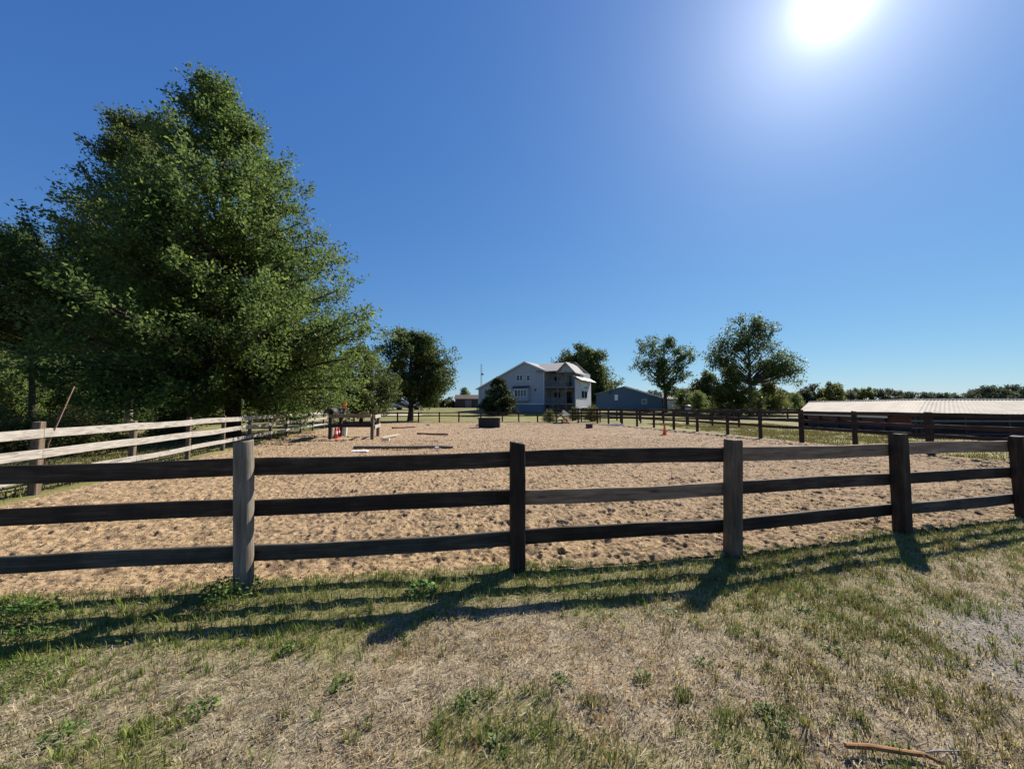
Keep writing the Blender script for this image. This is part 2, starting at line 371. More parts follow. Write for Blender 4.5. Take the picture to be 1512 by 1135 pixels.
uu = np.linspace(0, 1, nu); g = 2.6 * ((41 / 2.6) ** np.linspace(0, 1, nv)); g = (g - g[0]) / (g[-1] - g[0])
U, G = np.meshgrid(uu, g)
Y0 = 2.7 + 35.3 * G; XL = xl(Y0) + .15; XR = xr(Y0) - .1
X = XL + (XR - XL) * U; Y = yn(X) - .02 + (yfar(X) - .25 - yn(X)) * G
P1 = pits(X, Y, .26, .065, .043, 91); P2 = pits(X + 3.3, Y + 1.7, .12, .032, .030, 191)
lump = (fbm(X * 2.4, Y * 2.4, 61, 2) - .5) * .04 + (fbm(X * 11, Y * 11, 62, 3) - .5) * .048 + (fbm(X * 28, Y * 28, 63, 2) - .5) * .036
wd = .5 + .9 * fbm(X * .6, Y * .6, 64, 3)
edge = np.minimum(np.minimum(X - XL, XR - X), np.minimum(Y - yn(X) + .25, yfar(X) - Y))
ef = sstep(0, .35, edge)
Zs = .012 + (P1 + P2 + lump) * wd * (.35 + .65 * ef) - .05 * (1 - ef) + (fbm(X * .5, Y * .5, 65, 2) - .5) * .08 * ef
# a raked-up berm by the right-hand side
Zs += .10 * np.exp(-((xr(Y) - 1.3 - X) / .45) ** 2) * sstep(7.5, 9, Y) * sstep(20, 14, Y) * (.5 + vn(X * 3, Y * 3, 66))
pit_dark = np.clip(sstep(-.004, -.022, P1 + P2 * .7) + sstep(.60, .75, fbm(X * 5, Y * 5, 67, 3)) * .7, 0, 1)  # mask that darkens the deeper hoof pits and scattered patches
sand = link('sand_arena', grid_mesh('sand_arena', X, Y, Zs, M['sand'], {'pit_dark': pit_dark})); tag(sand, kind='structure')

# ------------------------------------------------------------------ driveway strip far left, beyond the lawn
M['gravel'] = plain('pale_gravel', (.42, .38, .33), .95, .2, 3)
dx = np.linspace(-70, -14, 40); V = []; 
for x in dx:
    yb = 58 + .10 * (x + 14); V += [(x, yb, float(terrain(x, yb)) + .02), (x, yb + 3.2, float(terrain(x, yb + 3.2)) + .02)]
Fq = [(2 * i, 2 * i + 2, 2 * i + 3, 2 * i + 1) for i in range(39)]
me = bpy.data.meshes.new('driveway'); me.from_pydata(V, [], Fq); me.materials.append(M['gravel']); tag(link('driveway', me), kind='structure')

# ------------------------------------------------------------------ grass, straw, weeds of the verge
def blades(name, bx, by, bz, hgt, wid, lean, m, tint, ang=None):
    """curved two-piece grass blades: five corners each"""
    n = len(bx); a = NR.uniform(0, 2 * np.pi, n); ux, uy = np.cos(a), np.sin(a)
    b = (a + np.pi / 2 if ang is None else ang) + NR.uniform(-.6, .6, n)
    if ang is not None: a = b + np.pi / 2 + NR.uniform(-.5, .5, n); ux, uy = np.cos(a), np.sin(a)
    lx, ly = np.cos(b), np.sin(b)
    B = np.stack([bx, by, bz], 1); Wv = np.stack([ux, uy, np.zeros(n)], 1) * wid[:, None] * .5
    h = hgt[:, None]; L = lean[:, None]
    D1 = np.concatenate([np.stack([lx, ly], 1) * L * .35, np.sqrt(np.maximum(.05, 1 - (L * .35) ** 2))], 1) * h * .55
    D2 = np.concatenate([np.stack([lx, ly], 1) * L, np.sqrt(np.maximum(.02, 1 - np.minimum(L, .99) ** 2))], 1) * h * .5
    V = np.stack([B - Wv, B + Wv, B + D1 + Wv * .8, B + D1 - Wv * .8, B + D1 + D2], 1).reshape(-1, 3)
    i = (np.arange(n) * 5)[:, None]
    fl = np.concatenate([i + np.array([[0, 1, 2, 3]]), i + np.array([[3, 2, 4]])], 1).ravel()
    sz = np.tile([4, 3], n)
    return np_mesh(name, V, fl, sz, m, False, {'tint': ('FACE', np.repeat(tint, 2))})
M['blade_green'] = leaf('green_grass_blades', (.060, .085, .016), (.155, .195, .034), (.33, .36, .09), .26, .6)
M['blade_dry'] = leaf('dry_grass_blades', (.16, .115, .065), (.45, .36, .235), (.78, .68, .49), .40, .7)
M['blade_rust'] = leaf('rusty_grass_blades', (.26, .15, .05), (.55, .30, .11), (.74, .44, .18), .40, .7)
M['clover'] = leaf('clover_leaves', (.05, .11, .02), (.11, .20, .038), (.22, .33, .07), .40, .5)
def gz(x, y):
    ins = sstep(.05, .45, y - yn(x)); return verge_relief(x, y) - .14 * ins
def scatter(n, dens, x0=-9.3, x1=9.3, y0=1.0, y1=5.9, extra=.12):
    x = NR.uniform(x0, x1, n); y = y0 + (y1 - y0) * NR.uniform(0, 1, n) ** 1.25
    ok = (np.abs(x) < 1.40 * y + 1.5) & (y < yn(x) + extra + .10 * (fbm(x * 4, y * 4, 12, 2) - .3))
    x = x[ok]; y = y[ok]; k = NR.uniform(0, 1, len(x)) < dens(x, y); return x[k], y[k]
x, y = scatter(700000, lambda x, y: np.clip(green_amount(x, y) * (1 - .9 * gravel_amount(x, y)) * (.35 + .9 * sstep(.4, .65, fbm(x * 7, y * 7, 51, 2))) + .03, 0, 1) * .45)
n = len(x); hh = NR.uniform(.018, .055, n) * (.7 + .9 * green_amount(x, y))
me = blades('grass', x, y, gz(x, y) - .004, hh, NR.uniform(.0025, .0055, n), NR.uniform(.2, 1.0, n), M['blade_green'], np.clip(NR.normal(.45, .25, n), 0, 1))
tag(link('grass', me), 'short living green grass of the verge, thickest along the near fence', 'grass', kind='stuff'); NG = n
def clumps(name, ncl, dens, per, rad, h0, h1, m, mean, lean, label, cat, extra=.05, wr=(.0028, .0058), tl=1.0):
    """tussocks: bundles of blades splaying out of one foot"""
    cx, cy = scatter(ncl, dens, extra=extra); k = len(cx); cnt = NR.integers(per[0], per[1], k); idx = np.repeat(np.arange(k), cnt); n = len(idx)
    sc_ = NR.uniform(.6, 1.35, k)[idx]; a = NR.uniform(0, 2 * np.pi, n); r = np.abs(NR.normal(0, .55, n)) * rad * sc_
    x = cx[idx] + r * np.cos(a); y = cy[idx] + r * np.sin(a); tn = np.clip(NR.normal(mean, .16, k)[idx] + NR.normal(0, .17, n), 0, 1)
    ln = np.clip(lean * (.35 + .9 * r / (rad * sc_)) + NR.uniform(-.1, .25, n), .05, 1.0)
    ok = y < yn(x) + extra + .06; x, y, a, sc_, tn, ln = x[ok], y[ok], a[ok], sc_[ok], tn[ok], ln[ok]; n = len(x)
    hh = NR.uniform(h0, h1, n) * sc_; wd_ = NR.uniform(wr[0], wr[1], n)
    me = blades(name, x, y, gz(x, y) - .004, hh, wd_, ln, m, tn, ang=a)
    tag(link(name, me), label, cat, kind='stuff'); return n
def d_green(x, y): return np.clip(green_amount(x, y) * 1.4 + .04, 0, 1) * (1 - .9 * gravel_amount(x, y)) * (.15 + .95 * sstep(.42, .62, fbm(x * 5, y * 5, 81, 2)))
def d_dry(x, y): return (1 - .8 * np.clip(green_amount(x, y), 0, 1)) * (1 - .75 * gravel_amount(x, y)) * (.12 + .95 * sstep(.42, .60, fbm(x * 4, y * 4, 82, 3)))
def d_olive(x, y): return sstep(.6, 2.2, x) * (1 - .8 * gravel_amount(x, y)) * (.1 + .95 * sstep(.46, .62, fbm(x * 2.2, y * 5, 83, 3)))
NG += clumps('grass_clumps', 16000, d_green, (10, 26), .035, .025, .065, M['blade_green'], .5, .7, 'clumps of green grass standing up out of the mown verge', 'grass', extra=.2)
NG += clumps('dry_grass_clumps', 14000, d_dry, (8, 22), .04, .02, .055, M['blade_dry'], .55, .95, 'clumps of bleached dead grass pressed flat on the verge', 'dry grass')
M['blade_olive'] = leaf('olive_grass_blades', (.08, .072, .020), (.215, .19, .055), (.42, .365, .14), .28, .6)
NG += clumps('olive_grass_clumps', 9000, d_olive, (18, 44), .065, .03, .080, M['blade_olive'], .5, .95, 'olive brown grass clumps lying over on the right half of the verge', 'grass', extra=-.1)
x, y = scatter(640000, lambda x, y: (1 - .75 * green_amount(x, y)) * (1 - .80 * gravel_amount(x, y)) * (.3 + .9 * sstep(.38, .6, fbm(x * 9, y * 9, 52, 2))) * .5, extra=0.02)
n = len(x); me = blades('dry_grass', x, y, gz(x, y) - .003, NR.uniform(.018, .05, n), NR.uniform(.002, .0045, n), NR.uniform(.55, 1.0, n), M['blade_dry'], np.clip(NR.normal(.5, .28, n), 0, 1))
tag(link('dry_grass', me), 'bleached dry mown grass covering the foreground', 'dry grass', kind='stuff')
x, y = scatter(160000, lambda x, y: sstep(.44, .62, fbm(x * 2.6 + 9, y * 2.6, 53, 3)) * (1 - gravel_amount(x, y)) * (y < 3.0) * np.exp(-((x - .1) / 1.5) ** 2), extra=-.3)
n = len(x); me = blades('rusty_grass', x, y, gz(x, y) - .003, NR.uniform(.02, .05, n), NR.uniform(.002, .004, n), NR.uniform(.3, 1.0, n), M['blade_rust'], np.clip(NR.normal(.5, .28, n), 0, 1))
tag(link('rusty_grass', me), 'patches of orange brown dying grass in the middle foreground', 'grass', kind='stuff')
# straw clippings lying flat
x, y = scatter(260000, lambda x, y: (1 - .6 * green_amount(x, y)) * (.25 + .75 * sstep(.4, .6, fbm(x * 6, y * 6, 54, 2))) * .6, extra=0)
n = len(x); a = NR.normal(.6, .7, n); L = NR.uniform(.02, .07, n); Wd = NR.uniform(.0012, .003, n)
d = np.stack([np.cos(a), np.sin(a), NR.uniform(-.18, .25, n)], 1) * L[:, None] * .5; s_ = np.stack([-np.sin(a), np.cos(a), NR.uniform(-.5, .5, n)], 1) * Wd[:, None] * .5
c = np.stack([x, y, gz(x, y) + NR.uniform(.004, .022, n)], 1)
V = np.stack([c - d - s_, c + d - s_, c + d + s_, c - d + s_], 1).reshape(-1, 3)
tag(link('straw', np_mesh('straw', V, np.arange(4 * n), np.full(n, 4), M['blade_dry'], False, {'tint': ('FACE', np.clip(NR.normal(.68, .25, n), 0, 1))})),
    'loose pale straw clippings lying flat on the verge', 'straw', kind='stuff')
# coarse grass outside the arena, both sides
x = np.concatenate([NR.uniform(12.5, 26, 110000), NR.uniform(-22, -8.5, 60000)]); y = np.concatenate([NR.uniform(6, 36, 110000), NR.uniform(3, 24, 60000)])
ok = (((x > xr(y) + .15) | (x < xl(y) - .05)) & (NR.uniform(0, 1, len(x)) < sstep(.35, .6, fbm(x * .9, y * .9, 88, 3)) + .15)) & ~((x > 20.6 + .19 * (y - 20)) & (y > 19.6) & (x > 12))
x = x[ok]; y = y[ok]; n = len(x)
me = blades('pasture_grass', x, y, np.zeros(n) - .005, NR.uniform(.05, .13, n), NR.uniform(.012, .03, n), NR.uniform(.2, 1.0, n), M['blade_olive'], np.clip(NR.normal(.45, .25, n), 0, 1))
tag(link('pasture_grass', me), 'coarse olive pasture grass growing outside the side fences', 'grass', kind='stuff')
# small stones on the gravelly part and chips
def pebbles(name, x, y, z, r, m, label):
    n = len(x); base = np.array([(1, 0, 0), (0, 1, 0), (-1, 0, 0), (0, -1, 0), (0, 0, .7), (0, 0, -.6)])
    fcs = np.array([(0, 1, 4), (1, 2, 4), (2, 3, 4), (3, 0, 4), (1, 0, 5), (2, 1, 5), (3, 2, 5), (0, 3, 5)])
    V = base[None] * NR.uniform(.6, 1.3, (n, 6, 1)) * r[:, None, None]; a = NR.uniform(0, 6.3, n)
    Vx = V[..., 0] * np.cos(a)[:, None] - V[..., 1] * np.sin(a)[:, None]; Vy = V[..., 0] * np.sin(a)[:, None] + V[..., 1] * np.cos(a)[:, None]
    V = np.stack([Vx + x[:, None], Vy + y[:, None], V[..., 2] + z[:, None]], -1).reshape(-1, 3)
    fl = (fcs[None] + (np.arange(n) * 6)[:, None, None]).ravel()
    tag(link(name, np_mesh(name, V, fl, np.full(8 * n, 3), m, False, {'tint': ('FACE', np.repeat(NR.uniform(0, 1, n), 8))})), label, name.replace('_', ' '), kind='stuff')
M['stone'] = leaf('gravel_stones', (.12, .10, .085), (.29, .26, .22), (.50, .46, .40), 0.0, .85)
x, y = scatter(150000, lambda x, y: gravel_amount(x, y) * .9 + .06 + .5 * sstep(.52, .66, fbm(x * 3, y * 3, 57, 3)) * (1 - np.clip(green_amount(x, y) * 1.5, 0, 1)), extra=-.2)
pebbles('gravel', x, y, gz(x, y) + .001, NR.uniform(.002, .009, len(x)), M['stone'], 'pale grey gravel and crumbs of soil, thickest at the right edge of the verge')
# loose clods on the sand
x = NR.uniform(-11, 14, 90000); y = 2.6 + 16 * NR.uniform(0, 1, 90000) ** 1.3
ok = (y > yn(x) + .05) & (x > xl(y) + .3) & (x < xr(y) - .3) & (np.abs(x) < 1.4 * y + .4); x = x[ok]; y = y[ok]
M['clod'] = leaf('sand_clods', (.12, .08, .05), (.31, .22, .135), (.48, .36, .23), 0.0, .95)
pebbles('sand_clods', x, y, .012 + (fbm(x * .5, y * .5, 65, 2) - .5) * .08 + NR.uniform(.0, .012, len(x)), NR.uniform(.003, .011, len(x)) * (1 + y * .03), M['clod'], 'loose clods and wood chips scattered over the sand')

# broad-leaved weeds: each a thing
def weed(name, label, cat, x, y, n, rad, h, ls, m, group=None):
    a = NR.uniform(0, 6.283, n); rr = rad * np.sqrt(NR.uniform(0, 1, n)); hh = h * NR.uniform(.25, 1, n) * (1 - .5 * (rr / rad) ** 2)
    c = np.stack([rr * np.cos(a), rr * np.sin(a), hh], 1)
    nrm = NR.normal(0, .45, (n, 3)) + np.array([0, 0, 1]); nrm /= np.linalg.norm(nrm, axis=1)[:, None]
    d = np.cross(nrm, NR.normal(0, 1, (n, 3))); d /= np.linalg.norm(d, axis=1)[:, None]; s = np.cross(nrm, d)
    L = (ls * NR.uniform(.6, 1.3, n))[:, None]
    V = np.stack([c - d * L, c - d * L * .3 + s * L * .55, c + d * L * .5 + s * L * .5, c + d * L, c + d * L * .5 - s * L * .5, c - d * L * .3 - s * L * .55], 1).reshape(-1, 3)
    t = empty(name, label, cat, (x, y, float(gz(np.array([x]), np.array([y]))[0])), 0, group)
    link('leaves', np_mesh('leaves', V, np.arange(6 * n), np.full(n, 6), m, False, {'tint': ('FACE', np.clip(NR.normal(.5, .25, n), 0, 1))}), t)
    mb = MB()
    for k in range(min(24, n)):
        mb.tube([(c[k, 0] * .3, c[k, 1] * .3, -.01), (c[k, 0] * .7, c[k, 1] * .7, c[k, 2] * .6), tuple(c[k])], [.0022, .0018, .001], 4, False)
    mb.build('stems', M['blade_green'], t); return t
def tuft(label, x, y, n, h, lean, m, group=None):
    bx = NR.normal(0, .030, n); by = NR.normal(0, .025, n)
    me = blades('blades', bx, by, np.zeros(n) - .004, NR.uniform(.5, 1, n) * h, NR.uniform(.003, .006, n), NR.uniform(.1, lean, n), m, np.clip(NR.normal(.55, .25, n), 0, 1))
    o = link('grass_tuft', me, None, (x, y, float(gz(np.array([x]), np.array([y]))[0]))); tag(o, label, 'grass tuft', group); return o
def gp(px, py):     # point of the ground seen at a photo pixel
    p = math.atan(32.5 / F); y = -(py - 567.5) / F; t = -EYE / (y * math.cos(p) + math.sin(p)); return (px - CX) / F * t, t * (math.cos(p) - y * math.sin(p))
weed('weed', 'leafy green weed at the foot of the round grey post', 'weed', -2.40, 3.38, 420, .22, .15, .015, M['clover'])
weed('weed', 'dark weed clump between the round grey post and the left photo edge', 'weed', -3.75, 3.02, 420, .22, .13, .013, M['clover'])
weed('clover', 'bright clover patch at the left photo edge', 'clover', -3.42, 2.62, 1100, .36, .06, .0095, M['clover'])
weed('clover', 'low clover patch in the lower left, nearest the left edge below the shadows', 'clover', -2.95, 2.28, 700, .28, .045, .009, M['clover'])
weed('weed', 'small leafy weed in shade beside the foot of the dark post in mid fence', 'weed', -.78, 3.42, 150, .14, .10, .018, M['clover'])
wl = 'small broad leaved weed growing in the dry grass of the foreground'
for (px, py, n, r_) in ((1040, 985, 60, .07), (1140, 1058, 90, .09), (505, 1015, 60, .08), (300, 1050, 60, .08), (830, 1010, 60, .07), (690, 1040, 70, .08), (950, 1005, 50, .06), (90, 1090, 80, .09), (430, 960, 45, .06), (1230, 960, 40, .06), (600, 940, 40, .06), (735, 1100, 60, .07), (180, 945, 60, .09), (1190, 905, 60, .08), (990, 905, 60, .09), (880, 880, 60, .09)):
    X0, Z0 = gp(px, py); weed('weed', wl, 'weed', X0, Z0, n, r_, .045, .010, M['clover'], 'small weeds in the dry foreground grass')
for (px, py, n, h, lb) in ((1008, 1035, 90, .10, 'tall green grass tuft in the middle right foreground'), (1065, 1062, 80, .085, 'green grass tuft just right of the tallest tuft'),
                           (870, 1040, 60, .07, 'yellow green grass tuft in the centre foreground'), (640, 1085, 60, .07, 'green grass tuft low in the centre left foreground'),
                           (760, 1080, 55, .07, 'green grass tuft at the bottom centre of the verge'), (520, 1090, 50, .06, 'grass tuft at the bottom left of centre'),
                           (1165, 1050, 70, .06, 'grass tuft up and left of the fallen stick'), (1385, 1030, 90, .06, 'long grass tuft up and right of the fallen stick'),
                           (270, 1070, 60, .07, 'grass tuft in the lower left foreground'), (205, 1000, 50, .06, 'grass tuft below the fence shadow on the left'),
                           (1340, 925, 80, .05, 'olive grass tuft near the right edge of the verge'), (1130, 990, 60, .05, 'olive grass tuft right of the fence post shadow')):
    X0, Z0 = gp(px, py); tuft(lb, X0, Z0, n, h, .95, M['blade_green'])

# ------------------------------------------------------------------ fences
def rail_mesh(L, h, t, seed, rough=.004):
    r = random.Random(seed); n = max(4, int(L / .2)); b = .006
    cs = [(-t / 2, -h / 2 + b), (-t / 2 + b, -h / 2), (t / 2 - b, -h / 2), (t / 2, -h / 2 + b), (t / 2, h / 2 - b), (t / 2 - b, h / 2), (-t / 2 + b, h / 2), (-t / 2, h / 2 - b)]
    ph = [r.uniform(0, 6) for _ in range(6)]; vs = []
    for i in range(n + 1):
        x = -L / 2 + L * i / n; s = i / n
        bow = math.sin(s * math.pi) * r_b(seed) ; wob = rough * (math.sin(x * 1.7 + ph[0]) + .5 * math.sin(x * 5.3 + ph[1])); w2 = rough * .8 * math.sin(x * 4.3 + ph[2])
        for k, (y, z) in enumerate(cs):
            vs.append((x, y + w2 + r.uniform(-1, 1) * rough * .25, z + (wob if k > 3 else wob * .4) + bow + r.uniform(-1, 1) * rough * .35))
    fs = [(i * 8 + k, (i + 1) * 8 + k, (i + 1) * 8 + (k + 1) % 8, i * 8 + (k + 1) % 8) for i in range(n) for k in range(8)]
    fs += [tuple(range(8)), tuple(range(n * 8 + 7, n * 8 - 1, -1))]
    return vs, fs
def r_b(seed): return (random.Random(seed * 7 + 1).random() - .55) * .028
def add_rail(parent, a, b, h, t, m, seed, rough=.004, name='rail'):
    a = Vector(a); b = Vector(b); d = b - a; L = d.length - .004
    vs, fs = rail_mesh(L, h, t, seed, rough); me = bpy.data.meshes.new(name); me.from_pydata(vs, [], fs); me.materials.append(m)
    o = link(name, me, parent, (a + b) / 2, (0, -math.asin(d.z / d.length), math.atan2(d.y, d.x))); return o
def add_post(parent, x, y, z0, H, w, m, rnd_=False, lean=(0, 0), seed=0, name='post', rz=0):
    r = random.Random(seed); mb = MB(); n = 16 if rnd_ else 12; lv = [(-.25, 1.0), (.0, 1.0), (.3, .99), (.6, 1.01), (.85, 1.0), (.985, .98), (1.0, .93)]
    vs = []
    for (f, s) in lv:
        z = f * H if f > 0 else f
        for k in range(n):
            if rnd_:
                a = 2 * math.pi * k / n; px_, py_ = math.cos(a) * w / 2, math.sin(a) * w / 2
            else:
                c = w / 2; bv = w * .09; c2 = [(c, -c + bv), (c, 0), (c, c - bv), (c - bv, c), (0, c), (-c + bv, c), (-c, c - bv), (-c, 0), (-c, -c + bv), (-c + bv, -c), (0, -c), (c - bv, -c)]
                px_, py_ = c2[k]
            j = .0016; vs.append((px_ * s + r.uniform(-j, j) + lean[0] * max(0, z), py_ * s + r.uniform(-j, j) + lean[1] * max(0, z), z + r.uniform(-j, j) * (1 if f > .9 else 0) * 3 + (.012 * px_ / w * ((seed % 5) - 2) if f > .95 else 0)))
    m_ = len(lv)
    fs = [(i * n + k, i * n + (k + 1) % n, (i + 1) * n + (k + 1) % n, (i + 1) * n + k) for i in range(m_ - 1) for k in range(n)] + [tuple(range((m_ - 1) * n, m_ * n))]
    mb.add(vs, fs); return mb.build(name, m, parent, (x, y, z0), (0, 0, rz), smooth=rnd_)
def fence(name, label, pts, H, pw, rails, rt, pm, rm, side, cat='fence', spec=None, rough=.004, first_post=0, last_post=None):
    """rails: list of (centre z, height); side: +1/-1 which side of the post line carries the boards"""
    t = empty(name, label, cat, (pts[0][0], pts[0][1], 0)); o0 = Vector((pts[0][0], pts[0][1], 0)); n = len(pts)
    for i, (x, y) in enumerate(pts):
        if i < first_post or (last_post is not None and i > last_post): continue
        s = (spec or {}).get(i, {}); a = pts[min(i + 1, n - 1)]; b = pts[max(i - 1, 0)]
        add_post(t, x - o0.x, y - o0.y, float(terrain(x, y)), s.get('H', H + rnd.uniform(-.03, .03)), s.get('w', pw), s.get('m', pm), s.get('round', False), s.get('lean', (rnd.uniform(-.012, .012), rnd.uniform(-.01, .01))), hash((name, i)) % 9999 if False else i * 31 + len(name), rz=math.atan2(a[1] - b[1], a[0] - b[0]))
    for i in range(n - 1):
        p, q = Vector((*pts[i], 0)), Vector((*pts[i + 1], 0)); d = (q - p).normalized(); nn = Vector((-d.y, d.x, 0)) * side
        sp = (spec or {}).get(i, {}); w = pw
        for k, (z, h) in enumerate(rails):
            za = sp.get('z0', [0] * 9)[k]; zb = (spec or {}).get(i + 1, {}).get('z0', [0] * 9)[k]
            off = nn * (w / 2 + rt / 2 + .002)
            m = sp.get('rm', [rm] * 9)[k] if 'rm' in sp else (rm if not isinstance(rm, list) else rm[(i * 7 + k * 3) % len(rm)])
            add_rail(t, p - o0 + off + Vector((0, 0, z + za + float(terrain(p.x, p.y)) + rnd.uniform(-.004, .004))), q - o0 + off + Vector((0, 0, z + zb + float(terrain(q.x, q.y)) + rnd.uniform(-.004, .004))), h, rt, m, i * 13 + k * 5 + len(label), rough)
    return t
D, B, Gy = M['rail_dark'], M['rail_brown'], M['rail_grey']
fence('board_fence', 'near dark three rail board fence with thick posts crossing the whole foreground', NEAR, 1.25, .15,
      [(1.045, .158), (.672, .145), (.272, .142)], .040, M['post_dark'], D, +1, spec={
        0: {'H': 1.25}, 1: {'H': 1.25}, 2: {'rm': [D, D, Gy], 'z0': [-.02, -.01, .0]},
        3: {'H': 1.29, 'w': .158, 'round': True, 'm': M['post_grey'], 'rm': [D, D, Gy], 'lean': (-.038, 0), 'z0': [0, 0, 0]},
        4: {'H': 1.243, 'w': .142, 'rm': [D, B, D], 'lean': (0, 0), 'z0': [.02, .01, .01]},
        5: {'H': 1.235, 'w': .145, 'm': M['post_mid'], 'rm': [B, D, D], 'lean': (.042, 0), 'z0': [.02, .025, .015]},
        6: {'H': 1.25, 'w': .150, 'rm': [B, D, Gy], 'lean': (.014, 0), 'z0': [0, -.01, 0]},
        7: {'H': 1.17, 'w': .150, 'm': M['post_dark'], 'lean': (-.035, .0), 'z0': [-.03, -.03, -.01]}}, rough=.0042)
fence('board_fence', 'sunlit worn white three rail fence running away along the left side of the sand', LEFT, 1.24, .11,
      [(1.11, .165), (.735, .165), (.33, .13)], .035, M['white_post'], M['white_rail'], -1, spec={2: {'H': 1.32, 'w': .13, 'm': M['white_post']}}, first_post=1, last_post=14)
fence('board_fence', 'tall dark brown fence with high set rails along the right side of the sand', RIGHT, 1.44, .13,
      [(1.33, .13), (.97, .13), (.66, .12)], .035, M['far_post'], M['far_rail'], +1, first_post=1, spec={2: {'H': 1.42, 'w': .16}, 4: {'H': 1.45, 'w': .15}}, last_post=14)
fence('board_fence', 'low far two rail fence closing the sand before the lawn', FAR, 1.05, .13,
      [(.97, .10), (.66, .10)], .035, M['far_post'], M['far_rail'], -1)
# second paddock fence beyond the right side
PADD = [(6.6, 42.0), (9.2, 42.8), (11.8, 43.4), (14.4, 43.6), (17.0, 43.6), (19.6, 43.4), (22.2, 43.2), (24.8, 42.8), (27.4, 42.4), (30.0, 42.0), (32.6, 41.6), (35.2, 41.2)]
fence('board_fence', 'back paddock fence of four rails standing behind the right hand fence', PADD, 1.35, .13, [(1.25, .12), (.92, .12), (.6, .12), (.28, .12)], .035, M['far_post'], M['far_rail'], -1)
PAD2 = [(7.2, 40.0), (9.0, 39.4), (10.8, 38.4), (12.4, 37.2), (13.9, 35.4), (15.2, 33.6), (16.4, 31.6), (17.4, 29.6)]
fence('board_fence', 'brown middle paddock fence between the right hand fence and the back fence', PAD2, 1.3, .12, [(1.2, .12), (.9, .12), (.55, .12)], .035, M['far_post'], M['far_rail'], -1)

# ------------------------------------------------------------------ trees
def leaf_mesh(name, P, Dr, L, m, tint, up=.7, asp=.55):
    n = len(P); nr = NR.normal(0, 1, (n, 3)) + np.array([0, 0, up]); nr /= np.linalg.norm(nr, axis=1)[:, None]
    d = Dr + NR.normal(0, .8, (n, 3)); d -= nr * np.sum(d * nr, 1)[:, None]; d /= np.linalg.norm(d, axis=1)[:, None] + 1e-9
    s = np.cross(nr, d); L = L[:, None]; w = L * asp
    V = np.stack([P, P + d * L * .45 + s * w * .5 + nr * w * .12, P + d * L, P + d * L * .45 - s * w * .5 + nr * w * .12], 1).reshape(-1, 3)
    return np_mesh(name, V, np.arange(4 * n), np.full(n, 4), m, False, {'tint': ('FACE', tint)})
def prof_sampler(H, zb, prof, cx=lambda t: 0, asym=None, wob=.22, seed=0, shell=.6):
    ts = np.array([p[0] for p in prof]); rs = np.array([p[1] for p in prof])
    def f(n):
        out = []
        while len(out) < n:
            t = NR.uniform(0, 1); r = np.interp(t, ts, rs)
            if NR.uniform(0, rs.max()) > r + .12 * rs.max(): continue
            az = NR.uniform(0, 2 * np.pi); k = 1 + wob * (2 * float(vn(np.array([az * 1.6]), np.array([t * 9 + seed]), seed)[0]) - 1)
            if asym: k *= asym(az, t)
            q = NR.uniform(0, 1) ** shell * r * k
            out.append((cx(t) + q * math.cos(az), q * math.sin(az), zb + t * (H - zb)))
        return np.array(out)
    return f
def lump_sampler(lumps, shell=.45):
    w_ = np.array([l[3] * l[4] * l[5] for l in lumps]) ** .55; w_ /= w_.sum()
    def f(n):
        k = NR.choice(len(lumps), n, p=w_); d = NR.normal(0, 1, (n, 3)); d /= np.linalg.norm(d, axis=1)[:, None]; d *= (NR.uniform(0, 1, n) ** shell)[:, None]
        A = np.array(lumps); return A[k, :3] + d * A[k, 3:6]
    return f
